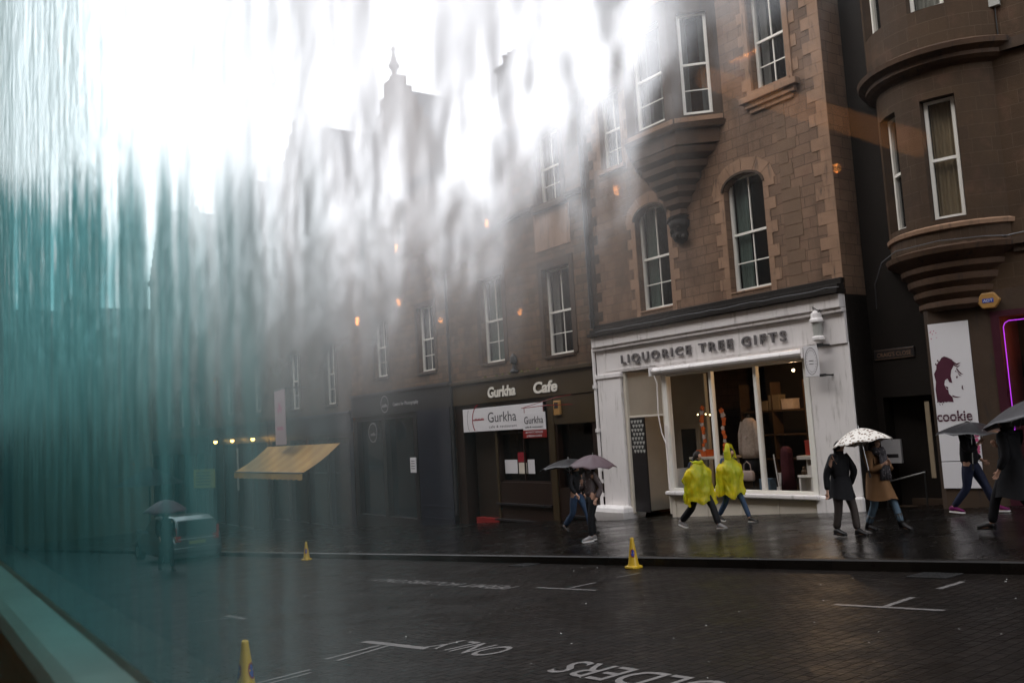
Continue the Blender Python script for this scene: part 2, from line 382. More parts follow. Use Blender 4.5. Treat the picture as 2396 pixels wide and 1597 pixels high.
# ------------------------------------------------------------------ mesh helpers
class MB:
    def __init__(s): s.v = []; s.f = []; s.mi = []; s.cur = 0
    def add(s, vs, fs):
        o = len(s.v); s.v += [Vector(p) for p in vs]; s.f += [tuple(i + o for i in f) for f in fs]; s.mi += [s.cur] * len(fs); return s
    def box(s, x0, x1, y0, y1, z0, z1, pl=None):
        c = [(x, y, z) for z in (z0, z1) for y in (y0, y1) for x in (x0, x1)]
        if pl: c = [pl(*p) for p in c]
        return s.add(c, [(0, 2, 3, 1), (4, 5, 7, 6), (0, 1, 5, 4), (2, 6, 7, 3), (0, 4, 6, 2), (1, 3, 7, 5)])
    def quad(s, a, b, c, d): return s.add([a, b, c, d], [(0, 1, 2, 3)])
    def prism(s, pts, y0, y1, pl=None):
        """polygon in (x,z) pushed from y0 to y1"""
        n = len(pts); c = [(x, y0, z) for x, z in pts] + [(x, y1, z) for x, z in pts]
        if pl: c = [pl(*p) for p in c]
        return s.add(c, [tuple(range(n)), tuple(range(2 * n - 1, n - 1, -1))] + [(i, i + n, (i + 1) % n + n, (i + 1) % n) for i in range(n)])
    def tube(s, pts, r, n=8, close=True):
        pts = [Vector(p) for p in pts]; rr = r if isinstance(r, (list, tuple)) else [r] * len(pts); rings = []
        for i, p in enumerate(pts):
            d = (pts[min(i + 1, len(pts) - 1)] - pts[max(i - 1, 0)]).normalized()
            a = d.orthogonal().normalized() if i == 0 else (prev - d * prev.dot(d)).normalized(); prev = a; bb = d.cross(a)
            rings.append([p + (a * cos(2 * pi * k / n) + bb * sin(2 * pi * k / n)) * rr[i] for k in range(n)])
        return s.rings(rings, close)
    def rings(s, rings, close=True, wrap=True):
        n = len(rings[0]); vs = [p for r in rings for p in r]; fs = []
        for i in range(len(rings) - 1):
            for k in range(n if wrap else n - 1):
                fs.append((i * n + k, i * n + (k + 1) % n, (i + 1) * n + (k + 1) % n, (i + 1) * n + k))
        if close: fs += [tuple(range(n - 1, -1, -1)), tuple((len(rings) - 1) * n + k for k in range(n))]
        return s.add(vs, fs)
    def lathe(s, prof, cx, cy, n=16, a0=0, a1=2 * pi, close=True):
        return s.rings([[(cx + r * cos(a0 + (a1 - a0) * k / n), cy + r * sin(a0 + (a1 - a0) * k / n), z) for k in range(n)] for r, z in prof], close)
    def ball(s, c, r, n=10, sq=(1, 1, 1)):
        m = n // 2 + 1
        return s.rings([[(c[0] + r * sq[0] * sin(pi * (i + .02) / (m + .04)) * cos(2 * pi * k / n), c[1] + r * sq[1] * sin(pi * (i + .02) / (m + .04)) * sin(2 * pi * k / n), c[2] + r * sq[2] * cos(pi * i / m)) for k in range(n)] for i in range(m + 1)])
    def build(s, name, mats, parent=None, smooth=False, local=False, bevel=0, fix=True):
        off = Vector((0, 0, 0)) if (local or parent is None) else WL[parent.name]
        me = bpy.data.meshes.new(name); me.from_pydata([p - off for p in s.v], [], s.f)
        mats = mats if isinstance(mats, (list, tuple)) else [mats]
        for mm in mats: me.materials.append(M[mm])
        if len(mats) > 1:
            for p, i in zip(me.polygons, s.mi): p.material_index = i
        if smooth:
            for p in me.polygons: p.use_smooth = True
        if fix:
            import bmesh
            bm = bmesh.new(); bm.from_mesh(me); bmesh.ops.recalc_face_normals(bm, faces=bm.faces); bm.to_mesh(me); bm.free()
        o = bpy.data.objects.new(name, me); COL.objects.link(o)
        if parent is not None: o.parent = parent
        if parent is not None: WL[o.name] = WL[parent.name]
        else: WL[o.name] = Vector((0, 0, 0))
        if bevel:
            md = o.modifiers.new('bevel', 'BEVEL'); md.width = bevel; md.segments = 2; md.limit_method = 'ANGLE'
        return o
WL = {}
def tag(o, label=None, cat=None, group=None, kind=None):
    if label: o['label'] = label
    if cat: o['category'] = cat
    if group: o['group'] = group
    if kind: o['kind'] = kind
    return o
def thing(name, label, cat, loc=(0, 0, 0), rz=0, group=None):
    o = bpy.data.objects.new(name, None); COL.objects.link(o); o.location = loc; o.rotation_euler = (0, 0, rz); o.empty_display_size = .2
    WL[o.name] = Vector(loc); return tag(o, label, cat, group)
def copy_thing(root, loc, rz, label, sc=None):
    r = root.copy(); COL.objects.link(r); r.location = loc; r.rotation_euler = (0, 0, rz); r['label'] = label
    if sc: r.scale = sc
    for ch in [c for c in COL.objects if c.parent == root]:
        c = ch.copy(); COL.objects.link(c); c.parent = r
        for g in [q for q in COL.objects if q.parent == ch]:
            d = g.copy(); COL.objects.link(d); d.parent = c
    return r
def text_mb(mb, body, size, fn, ext=.01, width=None, shear=0, bold=0, space=1):
    """lettering: fn maps (u, v, w) -> world point; u along the line, v up, w out of the surface"""
    cu = bpy.data.curves.new('txt', 'FONT'); cu.body = body; cu.size = size; cu.extrude = ext; cu.shear = shear; cu.offset = bold; cu.space_character = space
    cu.resolution_u = 4
    ob = bpy.data.objects.new('txt', cu); COL.objects.link(ob)
    dg = bpy.context.evaluated_depsgraph_get(); me = bpy.data.meshes.new_from_object(ob.evaluated_get(dg))
    xs = [v.co.x for v in me.vertices]; x0, x1 = min(xs), max(xs); k = (width / (x1 - x0)) if width else 1
    mb.add([fn((v.co.x - x0) * k, v.co.y, v.co.z) for v in me.vertices], [tuple(p.vertices) for p in me.polygons])
    bpy.data.objects.remove(ob); bpy.data.curves.remove(cu); bpy.data.meshes.remove(me)
class Plane:
    def __init__(s, ox, oy, ang=0): s.ox, s.oy, s.c, s.s, s.ang = ox, oy, cos(ang), sin(ang), ang
    def __call__(s, u, w, z): return (s.ox + u * s.c - w * s.s, s.oy + u * s.s + w * s.c, z)
D0 = 17.6
P0 = Plane(0, D0)
GR = .066
def road_z(x, y=0): return -1.595 + GR * x
def kerb_y(x): return 10.79 + .042 * x
def pave_z(x, y): return -1.455 + GR * x + .058 * min(1, max(0, (y - kerb_y(x)) / 7))

# ------------------------------------------------------------------ ground
def sheet(name, xs, f, mat):
    mb = MB(); n = len(f(xs[0])); vs = []; fs = []
    for x in xs: vs += f(x)
    for i in range(len(xs) - 1):
        for k in range(n - 1): fs.append((i * n + k, (i + 1) * n + k, (i + 1) * n + k + 1, i * n + k + 1))
    mb.add(vs, fs); return tag(mb.build(name, mat), kind='structure')
XS = [-140 + i * 2 for i in range(86)]
sheet('road', XS, lambda x: [(x, y, road_z(x)) for y in (-12, -6, 0, 4, 7, kerb_y(x) - .02)], 'setts')
sheet('ground', [-700, -140, 32, 500], lambda x: [(x, y, road_z(max(-140, min(32, x))) - .35) for y in (-600, -12, 40, 700)], 'setts')
sheet('pavement', XS, lambda x: [(x, kerb_y(x) + .15, pave_z(x, kerb_y(x))), (x, kerb_y(x) + 3, pave_z(x, kerb_y(x) + 3)), (x, D0, pave_z(x, D0)), (x, D0 + 6, pave_z(x, D0))], 'flags')
sheet('kerb', XS, lambda x: [(x, kerb_y(x) - .02, road_z(x) - .1), (x, kerb_y(x) - .01, road_z(x) + .125), (x, kerb_y(x) + .01, road_z(x) + .143), (x, kerb_y(x) + .15, road_z(x) + .144)], 'kerbstone')

for gx, lb in ((-14.2, 'black iron gully grate at the kerb left of the yellow cone'), (-6.2, 'black iron gully grate at the kerb in front of the alley')):
    g_ = thing('gully_grate', lb, 'drain', (gx, kerb_y(gx) - .28, road_z(gx)), 0, 'gully grates along the kerb')
    s = MB(); y_ = kerb_y(gx) - .28
    def rz_(x, y, z): return (x, y, road_z(x) + z)
    s.box(gx - .25, gx + .25, y_ - .2, y_ - .17, .004, .014, rz_); s.box(gx - .25, gx + .25, y_ + .17, y_ + .2, .004, .014, rz_); s.box(gx - .25, gx - .22, y_ - .17, y_ + .17, .004, .014, rz_); s.box(gx + .22, gx + .25, y_ - .17, y_ + .17, .004, .014, rz_); s.build('frame', 'iron', g_)
    s = MB()
    for k in range(8): s.box(gx - .20 + k * .053, gx - .175 + k * .053, y_ - .17, y_ + .17, .004, .012, rz_)
    s.build('grating', 'iron', g_)
# road markings
def rfn(ox, oy, ang):
    c, s_ = cos(ang), sin(ang)
    def f(u, v, w):
        x = ox + u * c - v * s_; y = oy + u * s_ + v * c
        return (x, y, road_z(x) + .005)
    return f
RA = .043
def strip(mb, x0, y0, x1, y1, w, seed=0):
    d = Vector((x1 - x0, y1 - y0)); L = d.length; d /= L; nrm = Vector((-d.y, d.x)); n = max(2, int(L / .09)); rnd = random.Random(seed)
    pts = [(rnd.uniform(-.006, .006) + w / 2, rnd.uniform(-.006, .006) + w / 2) for _ in range(n + 1)]
    for i in range(n):
        if rnd.random() < .015: continue
        a = Vector((x0, y0)) + d * L * i / n; b_ = Vector((x0, y0)) + d * L * (i + 1) / n
        q = [a - nrm * pts[i][0], b_ - nrm * pts[i + 1][0], b_ + nrm * pts[i + 1][1], a + nrm * pts[i][1]]
        mb.quad(*[(p.x, p.y, road_z(p.x) + .005) for p in q])
def marking(name, label, segs, seed):
    mb = MB()
    for i, (a, b_, c, d, w) in enumerate(segs): strip(mb, a, b_, c, d, w, seed + i)
    tag(mb.build(name, 'road_paint', fix=False), label, 'road marking', 'worn white parking bay markings', 'thing')
marking('bay_marking', 'white T mark nearest the right edge, in front of the alley', [(-6.06, 8.14, -4.9, 8.20, .07), (-5.52, 8.21, -5.58, 8.78, .07)], 1)
marking('bay_marking', 'short white tick right of the alley T mark, near the kerb', [(-5.62, 9.27, -5.66, 9.90, .07)], 5)
marking('bay_marking', 'worn white T mark below the yellow cone by the kerb', [(-11.06, 7.93, -9.81, 8.02, .06), (-10.43, 8.03, -10.5, 8.58, .06)], 9)
marking('bay_marking', 'faint tick just below the yellow cone by the kerb', [(-10.62, 9.1, -10.6, 9.55, .05)], 12)
marking('bay_marking', 'double barred white T mark left of the word ONLY', [(-9.40, 4.36, -8.28, 4.52, .10), (-8.86, 4.38, -8.62, 3.70, .05), (-8.98, 4.34, -8.82, 3.66, .05)], 15)
marking('bay_marking', 'pale white T mark further left down the road', [(-13.95, 4.24, -13.15, 4.27, .08), (-13.6, 4.2, -13.75, 3.72, .06)], 20)
marking('bay_marking', 'white double line at the bottom edge near the close cone', [(-8.45, 3.35, -8.3, 2.6, .05), (-8.3, 3.3, -8.16, 2.6, .04)], 25)
def road_text(body, x_right, y, size, width, label, sp=1):
    mb = MB(); text_mb(mb, body, size, rfn(x_right, y, pi + RA), 0, width, bold=.004, space=sp)
    tag(mb.build('road_lettering', 'road_paint', fix=False), label, 'road lettering', 'worn white words painted on the setts', 'thing')
road_text('ONLY', -7.36, 5.02, .62, 1.05, 'white word ONLY painted on the dark setts, read from the kerb')
road_text('HOLDERS', -4.30, 5.05, .62, 2.02, 'white word HOLDERS at the bottom edge, right of ONLY')
road_text('PERMIT HOLDERS ONLY', -11.5, 7.92, .42, 4.3, 'small worn white lettering up the road, left of the kerb cone T mark')
road_text('PERMIT', -4.9, 4.1, .5, 1.5, 'white word PERMIT cut by the bottom edge below HOLDERS')
# tiny pale flecks painted as glints on the wet road
mb = MB(); rl = random.Random(3)
for i in range(90):
    x = rl.uniform(-19, -3); y = rl.uniform(4.5, 10.2); r = rl.uniform(.003, .009); a = rl.uniform(0, 3)
    mb.add([(x + r * cos(a + k * 1.57) * (2 if k % 2 else 1), y + r * sin(a + k * 1.57), road_z(x) + .006 + .006 * (k == 1)) for k in range(4)], [(0, 1, 2, 3)])
tag(mb.build('wet_glint', 'wet_glint', fix=False), 'tiny pale painted glints scattered over the wet setts', 'wet_glint', kind='stuff')

# ------------------------------------------------------------------ building kit
def wall_face(mb, pl, u0, u1, z0, z1, holes, depth=.24):
    us = sorted({u0, u1, *[h[0] for h in holes], *[h[1] for h in holes]}); zs = sorted({z0, z1, *[h[2] for h in holes], *[h[3] for h in holes]})
    us = [u for u in us if u0 <= u <= u1]; zs = [z for z in zs if z0 <= z <= z1]
    for i in range(len(us) - 1):
        for j in range(len(zs) - 1):
            uc, zc = (us[i] + us[i + 1]) / 2, (zs[j] + zs[j + 1]) / 2
            if any(h[0] < uc < h[1] and h[2] < zc < h[3] for h in holes): continue
            mb.quad(pl(us[i], 0, zs[j]), pl(us[i + 1], 0, zs[j]), pl(us[i + 1], 0, zs[j + 1]), pl(us[i], 0, zs[j + 1]))
    for a, b_, c, d in [h[:4] for h in holes]:
        mb.quad(pl(a, 0, c), pl(a, depth, c), pl(a, depth, d), pl(a, 0, d)); mb.quad(pl(b_, 0, c), pl(b_, 0, d), pl(b_, depth, d), pl(b_, depth, c))
        mb.quad(pl(a, 0, d), pl(a, depth, d), pl(b_, depth, d), pl(b_, 0, d)); mb.quad(pl(a, 0, c), pl(b_, 0, c), pl(b_, depth, c), pl(a, depth, c))
def arch_fill(mb, pl, a, b_, zs, zt, depth=.24, n=8):
    """stone spandrels that turn a square head (zt) into a segmental arch springing at zs"""
    um = (a + b_) / 2
    for sgn in (-1, 1):
        e = a if sgn < 0 else b_
        pts = [(um + sgn * (b_ - a) / 2 * sin(pi / 2 * k / n), zs + (zt - .01 - zs) * cos(pi / 2 * k / n)) for k in range(n + 1)]
        poly = [(e, zt - .001)] + [(um, zt - .001)] + pts
        mb.prism(poly if sgn > 0 else poly[::-1], .003, depth, pl)
def sash(b, pl, a, b_, c, d, bars=(1, 0, 1, 1), depth=.15, curt=None, cside=-1, thick=.07, paint='white_sash', room='dark_room'):
    """sliding sash window in the opening a..b_, c..d: frame with bars, pane, room behind and maybe a curtain"""
    f = MB(); w0 = depth; mid = c + (d - c) * .5; T = thick
    f.box(a, a + T, w0, w0 + .10, c, d, pl); f.box(b_ - T, b_, w0, w0 + .10, c, d, pl)
    f.box(a + T, b_ - T, w0, w0 + .10, c, c + T * 1.15, pl); f.box(a + T, b_ - T, w0, w0 + .10, d - T * .8, d, pl)
    f.box(a + T, b_ - T, w0 + .005, w0 + .075, mid - .03, mid + .03, pl)
    um = (a + b_) / 2; vb = .014
    if bars[0]: f.box(um - vb, um + vb, w0 + .015, w0 + .05, mid + .03, d - T * .8, pl)
    if bars[2]: f.box(um - vb, um + vb, w0 + .045, w0 + .08, c + T * 1.15, mid - .03, pl)
    if bars[1]: f.box(a + T, b_ - T, w0 + .018, w0 + .048, (mid + d) / 2 - vb, (mid + d) / 2 + vb, pl)
    if bars[3]: f.box(a + T, b_ - T, w0 + .048, w0 + .078, (mid + c) / 2 - vb, (mid + c) / 2 + vb, pl)
    win = f.build('window', paint, b)
    g = MB(); w = w0 + .06
    g.quad(pl(a + T, w, c + T), pl(b_ - T, w, c + T), pl(b_ - T, w, d - T * .8), pl(a + T, w, d - T * .8)); g.build('pane', 'pane_glass', win)
    r = MB(); w1 = w0 + .9; w2 = w0 + .101
    r.quad(pl(a, w1, c), pl(b_, w1, c), pl(b_, w1, d), pl(a, w1, d)); r.quad(pl(a, w2, c), pl(a, w1, c), pl(a, w1, d), pl(a, w2, d)); r.quad(pl(b_, w2, c), pl(b_, w1, c), pl(b_, w1, d), pl(b_, w2, d))
    r.quad(pl(a, w2, d), pl(b_, w2, d), pl(b_, w1, d), pl(a, w1, d)); r.quad(pl(a, w2, c), pl(b_, w2, c), pl(b_, w1, c), pl(a, w1, c)); r.build('room_lining', room, win)
    if curt:
        cm = MB(); 
        spans = {-1: [(a + T, a + (b_ - a) * .38)], 1: [(b_ - (b_ - a) * .38, b_ - T)], 2: [(a + T, a + (b_ - a) * .30), (b_ - (b_ - a) * .30, b_ - T)], 0: [(a + T, b_ - T)]}[cside]
        for s0, s1 in spans:
            n = 16; row = [(s0 + (s1 - s0) * k / n, w0 + .17 + .025 * sin(k * 1.9)) for k in range(n + 1)]
            for k in range(n): cm.quad(pl(*row[k], c + .08), pl(*row[k + 1], c + .08), pl(*row[k + 1], d - .03), pl(*row[k], d - .03))
        cm.build('curtain', curt, win, smooth=True)
    return win
def sill(b, pl, a, b_, z, mat='dressed', over=.12, out=.09, h=.13):
    s = MB(); s.box(a - over, b_ + over, -out, .14, z - h, z - .003, pl); return s.build('window_sill', mat, b, bevel=.012)
def mass(b, x0, x1, z0, z1, depth, mat, ridge=None, y0=D0, name='side_wall'):
    """side and back walls behind the front, and the roof"""
    s = MB(); y1 = y0 + depth; ym = y0 + depth / 2; zr = ridge or z1 + .1
    for x in (x0, x1):
        s.add([(x, y0, z0), (x, y1, z0), (x, y1, z1), (x, ym, zr), (x, y0, z1)], [(0, 1, 2, 3, 4)])
    s.quad((x0, y1, z0), (x1, y1, z0), (x1, y1, z1), (x0, y1, z1)); s.build(name, mat, b)
    r = MB(); r.box(x0 + .01, x1 - .01, 0, 1, 0, .1, lambda u, w, z: (u, y0 - .12 + w * (ym - y0 + .12), z1 + z + .02 + w * (zr - z1)))
    r.box(x0 + .01, x1 - .01, 0, 1, 0, .1, lambda u, w, z: (u, y1 + .1 - w * (y1 - ym + .1), z1 + z + .02 + w * (zr - z1))); r.build('roof', 'slate', b)
def chimney(b, x, y, z0, z1, w=1.5, d=.8, pots=4, mat='soot_stone'):
    s = MB(); s.box(x - w / 2, x + w / 2, y - d / 2, y + d / 2, z0, z1); s.box(x - w / 2 - .08, x + w / 2 + .08, y - d / 2 - .08, y + d / 2 + .08, z1, z1 + .18); c = s.build('chimney', mat, b)
    p = MB()
    for k in range(pots): p.lathe([(.13, z1 + .18), (.15, z1 + .25), (.11, z1 + .3), (.12, z1 + .75), (.15, z1 + .8)], x - w / 2 + w * (k + .5) / pots, y, 10)
    p.build('chimney_pot', 'dressed_dark', c)
def gable(b, x0, x1, z0, zp, mat, steps=8, y=D0 - .01, back=5.0, finial=True, roofmat='slate'):
    """crow-stepped wallhead gable facing the street, its ridge running back"""
    xm = (x0 + x1) / 2; s = MB(); pts = [(x0, z0)]
    for k in range(steps):
        x = x0 + (xm - x0) * (k + .35) / steps; z = z0 + (zp - z0) * (k + 1) / steps
        pts += [(pts[-1][0], z), (x + .1, z)]
    right = [(2 * xm - px, pz) for px, pz in reversed(pts)]; s.prism(pts + right, y, y + .45); s.build('gable', mat, b)
    if finial:
        f = MB(); f.lathe([(.22, zp - .05), (.22, zp + .1), (.09, zp + .25), (.14, zp + .45), (.25, zp + .6), (.14, zp + .8), (.05, zp + 1.25), (.12, zp + 1.35), (.03, zp + 1.5)], xm, y + .22, 10); f.build('finial', mat, b, smooth=True)
    r = MB(); zr = zp - .35
    for sg in (-1, 1):
        e = x0 if sg < 0 else x1
        r.add([(e, y + .45, z0), (xm, y + .45, zr), (xm, y + back, zr), (e, y + back, z0)], [(0, 1, 2, 3)])
    r.quad((x0, y + back, z0), (x1, y + back, z0), (xm, y + back, zr), (xm, y + back, zr + .001)); r.build('gable_roof', roofmat, b, fix=False)
def string_course(b, pl, u0, u1, z, h=.16, out=.09, mat='dressed_dark', name='string_course'):
    s = MB(); s.box(u0, u1, -out, .06, z, z + h * .5, pl); s.box(u0, u1, -out * 1.5, .06, z + h * .5 + .001, z + h, pl); return s.build(name, mat, b)
def pipe(name, label, pts, r=.055, mat='iron', cat='downpipe'):
    s = MB(); s.tube(pts, r, 10)
    for i in range(len(pts) - 1):
        a, c = Vector(pts[i]), Vector(pts[i + 1]); L = (c - a).length
        for k in range(int(L / 1.8)): 
            p = a + (c - a) * ((k + .5) * 1.8 / L); d = (c - a).normalized() * .05; s.tube([p - d, p + d], r * 1.35, 10)
    return tag(s.build(name, mat, smooth=False), label, cat)

# ------------------------------------------------------------------ the gift shop building
def base_loc(x0, x1): xm = (x0 + x1) / 2; return (xm, D0, pave_z(xm, D0))
def quoins(b, pl, edge, z0, z1, side, mat='dressed', h=.29, lo=.34, sh=.16, name='dressed_margin'):
    s = MB(); z = z0; k = 0
    while z < z1 - .05:
        L = lo if k % 2 else sh; zz = min(z + h - .006, z1); a, c = (edge, edge + side * L) if side > 0 else (edge - L, edge)
        s.box(min(a, c), max(a, c), -.014, .02, z, zz, pl); z += h; k += 1
    return s.build(name, mat, b)
GX0, GX1 = -20.75, -12.1
gb = thing('shop_building', 'tall warm brown sandstone building with a corbelled bay above the white gift shop', 'building', base_loc(GX0, GX1))
w1 = (-18.70, -17.42, 3.14, 6.07); w2 = (-15.34, -14.08, 3.14, 6.07); w3 = (-19.95, -19.02, 7.55, 9.9); w4 = (-14.12, -13.10, 7.98, 10.5); 
s = MB(); wall_face(s, P0, GX0, GX1, 2.55, 12.5, [w1, w2, w3, w4]); 
for a, c, z0, z1 in (w1, w2): arch_fill(s, P0, a, c, 5.72, 6.07)
s.build('front_wall', 'stone_warm', gb, fix=False)
mass(gb, GX0, GX1, -4.5, 12.5, 9, 'stone_warm', 15.5); string_course(gb, P0, GX0 + .02, GX1 - .02, 12.3, .3, .2, name='eaves_cornice')
for k, (w, cu, cs, mt) in enumerate(((w1, 'curtain_green', -1, 0), (w2, 'curtain_green', -1, 0), (w3, 'curtain', 2, 0), (w4, 'curtain', 2, 0))):
    sash(gb, P0, *w, depth=.2, curt=cu or None, cside=cs)
    if k > 1: sill(gb, P0, w[0], w[1], w[2])
    else: sill(gb, P0, w[0], w[1], w[2], over=.02, out=.02, h=.05)
    quoins(gb, P0, w[0] - .003, w[2] - .2, w[3] - .25, -1); quoins(gb, P0, w[1] + .003, w[2] - .2, w[3] - .25, 1)
# arched hood rims and voussoirs
for a, c, z0, z1 in (w1, w2):
    um = (a + c) / 2; hw = (c - a) / 2; s = MB(); n = 12
    def arc(r, zz, k): t_ = -pi / 2 + pi * k / n; return (um + (hw + r) * sin(t_), 5.72 + (.34 + zz) * cos(t_))
    for k in range(n):
        p = [arc(.0, 0, k), arc(.0, 0, k + 1), arc(.06, .06, k + 1), arc(.06, .06, k)]; s.prism(p, -.05, -.001, P0)
    s.build('arch_moulding', 'dressed_dark', gb)
    s = MB()
    for k in range(0, n, 2):
        p = [arc(.062, .062, k + .04), arc(.062, .062, k + 1.96), arc(.40, .40, k + 1.96), arc(.40, .40, k + .04)]; s.prism(p, -.012, -.001, P0)
    s.build('arch_stones', 'dressed', gb)
quoins(gb, P0, GX1 - .002, 2.8, 12.2, -1, lo=.5, sh=.28); quoins(gb, P0, GX0 + .002, 2.8, 12.2, 1, mat='dressed_dark', lo=.4, sh=.2)
# raggled strip of rubble infill between the dressed stones, right of the second window
s = MB(); rq = random.Random(5); z = 2.95
while z < 7.2:
    wd = rq.choice((.28, .38, .52)); s.box(-13.55, -13.55 + wd, -.009, .01, z, z + .27, P0); z += .30
s.build('rubble_infill', 'infill_stone', gb)
s = MB(); s.box(-14.45, -12.75, -.20, .0, 7.70, 7.86, P0); s.box(-14.35, -12.85, -.12, 0, 7.56, 7.70, P0); s.box(-14.25, -12.95, -.06, 0, 7.44, 7.56, P0); s.build('moulded_sill', 'dressed', gb, bevel=.02)
s = MB(); s.box(-14.30, -14.14, -.05, .01, 7.87, 10.7, P0); s.box(-13.08, -12.92, -.05, .01, 7.87, 10.7, P0); s.box(-14.4, -12.8, -.14, .01, 10.7, 10.95, P0); s.build('window_surround', 'dressed', gb, bevel=.015)
# cornice ledge over the shop
s = MB(); s.box(GX0 - .02, GX1 + .04, -.34, .0, 2.62, 2.72); s.v = [Vector(P0(*p)) for p in s.v]; s.box(GX0, GX1, -.24, .05, 2.72, 2.84, P0); s.box(GX0, GX1, -.10, .05, 2.84, 2.98, P0); s.build('weathered_ledge', 'soot_stone', gb, bevel=.01)
s = MB(); rc = random.Random(9); u = GX0 + .3; pts = []
while u < GX1 + .2: pts.append(P0(u, -.26 + rc.uniform(-.012, .012), 2.745 + rc.uniform(0, .03))); u += .35
s.tube(pts, .007, 5); s.build('cable', 'lead', gb)
# canted bay on its stepped corbel
def bay_ring(p, hw, cant, z, xc=-16.9): return [(xc - hw - cant, D0 + .05, z), (xc - hw, D0 - p, z), (xc + hw, D0 - p, z), (xc + hw + cant, D0 + .05, z)]
prof = [(5.42, .10, .14, .06), (5.50, .20, .20, .10), (5.62, .20, .20, .10), (5.64, .16, .18, .09), (5.76, .30, .28, .17), (5.90, .32, .30, .18), (5.92, .27, .28, .16), (6.04, .42, .38, .27), (6.18, .44, .40, .28), (6.20, .38, .38, .26),
        (6.32, .55, .50, .38), (6.46, .57, .52, .40), (6.48, .50, .50, .38), (6.60, .68, .62, .52), (6.76, .70, .64, .54), (6.78, .64, .60, .50), (6.90, .80, .76, .68), (7.06, .83, .80, .72), (7.08, .76, .74, .66), (7.10, .84, .84, .78), (7.46, .86, .86, .82), (7.48, .96, .92, .92), (7.60, 1.0, .94, .96), (7.61, .90, .88, .90)]
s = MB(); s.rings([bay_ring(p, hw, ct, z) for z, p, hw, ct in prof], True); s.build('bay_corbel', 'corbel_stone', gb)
s = MB(); s.lathe([(.03, 4.72), (.20, 4.80), (.26, 4.95), (.20, 5.06), (.30, 5.16), (.33, 5.30), (.22, 5.40), (.34, 5.44)], -16.9, D0 - .02, 14)
for k in range(9): s.ball((-16.9 + .24 * cos(k * 1.3), D0 - .16 - .06 * sin(k * 2.1), 4.86 + .07 * k), .085, 8)
s.build('carved_boss', 'soot_stone', gb, smooth=True)
bz0, bz1 = 7.62, 12.9; hw = .88; cant = .90
A = Plane(-16.9 - hw, D0 - .90); Rr = Plane(-16.9 + hw, D0 - .90, pi / 4); Lf = Plane(-16.9 - hw - cant, D0, -pi / 4); fl = 2 * hw; cl = cant * sqrt(2)
s = MB(); wins = []
for pl, L, (u0, u1) in ((A, fl, (.36, 1.46)), (Rr, cl, (.27, 1.02)), (Lf, cl, (.25, 1.02))):
    hs = [(u0, u1, 7.83, 10.55)]; wall_face(s, pl, 0, L, bz0, bz1, hs, .2); wins += [(pl, h) for h in hs]
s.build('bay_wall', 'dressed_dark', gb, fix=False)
for i, (pl, h) in enumerate(wins): sash(gb, pl, *h, depth=.10, bars=(0, 0, 0, 1), curt='curtain' if i < 2 else None, cside=2, thick=.08)
s = MB(); 
for pl, L in ((A, fl), (Rr, cl), (Lf, cl)): s.box(.0, L, -.07, -.001, 11.0, 11.2, pl); s.box(.02, L - .02, -.035, -.001, 7.64, 7.76, pl)
s.build('bay_string', 'dressed', gb)
# corner turret corbel high up
s = MB(); s.lathe([(.02, 9.5), (.16, 9.62), (.22, 9.8), (.20, 9.82), (.36, 9.98), (.42, 10.2), (.38, 10.22), (.56, 10.4), (.62, 10.62), (.58, 10.64), (.80, 10.85), (.86, 11.1), (.80, 11.12), (.80, 13.2), (.95, 13.3), (.05, 15.5)], -12.5, D0 + .15, 20); s.build('corner_turret', 'soot_stone', gb)
pipe_b = MB(); pipe_b.tube([P0(-20.72, -.12, 12.4), P0(-20.72, -.12, 2.9)], .07, 10)
for k in range(5): pipe_b.tube([P0(-20.72, -.12, 3.2 + k * 1.8), P0(-20.72, -.12, 3.32 + k * 1.8)], .095, 10)
pipe_b.build('downpipe', 'iron', gb)

# shopfront
s = MB(); s.box(GX0 + .02, GX1 - .01, -.22, .1, 2.30, 2.615, P0); s.box(GX0 + .02, GX1 - .01, -.17, .1, 2.20, 2.297, P0); s.build('cornice', 'white_paint', gb, bevel=.02)
s = MB(); s.box(GX0 + .03, GX1 - .02, -.07, .1, 1.50, 2.197, P0); s.build('fascia', 'white_paint', gb, bevel=.01)
s = MB(); s.box(-20.3, -12.95, -.085, -.071, 1.56, 1.60, P0); s.box(-20.3, -12.95, -.085, -.071, 2.12, 2.15, P0); s.box(-20.34, -20.30, -.085, -.071, 1.56, 2.15, P0); s.box(-12.95, -12.91, -.085, -.071, 1.56, 2.15, P0); s.build('fascia_trim', 'white_paint', gb)
s = MB(); fn = lambda u, v, w: P0(-19.55 + u, -.115 - w, 1.735 + v)
text_mb(s, 'LIQUORICE TREE GIFTS', .345, fn, .022, 5.85, bold=.004, space=1.35); s.build('sign_lettering', 'letter_grey', gb, fix=False)
s = MB(); s.box(GX0 + .04, -19.68, -.10, .35, -2.35, 1.497, P0); s.box(GX0, -19.62, -.14, .30, 1.36, 1.494, P0); pil = s.build('pilaster', 'white_paint', gb, bevel=.02)
s = MB(); s.rings([[P0(-20.25 + (.56 + r) * sx, .1 + (.34 + r) * sy - .05, z) for sx, sy in ((-1, -1), (-.6, -1.15), (.6, -1.15), (1, -1), (1, 1), (-1, 1))] for r, z in ((.05, -2.8), (.09, -2.62), (.11, -2.5), (.08, -2.38), (.0, -2.33))]); s.build('pilaster_base', 'white_paint', gb, bevel=.02)
s = MB(); s.box(-13.22, GX1 - .005, -.03, .35, -1.88, 1.497, P0); s.build('pilaster', 'white_paint', gb, bevel=.015)
s = MB(); s.box(-13.30, GX1 + .02, -.10, .35, -2.6, -1.883, P0); s.build('pilaster_base', 'white_paint', gb, bevel=.05)
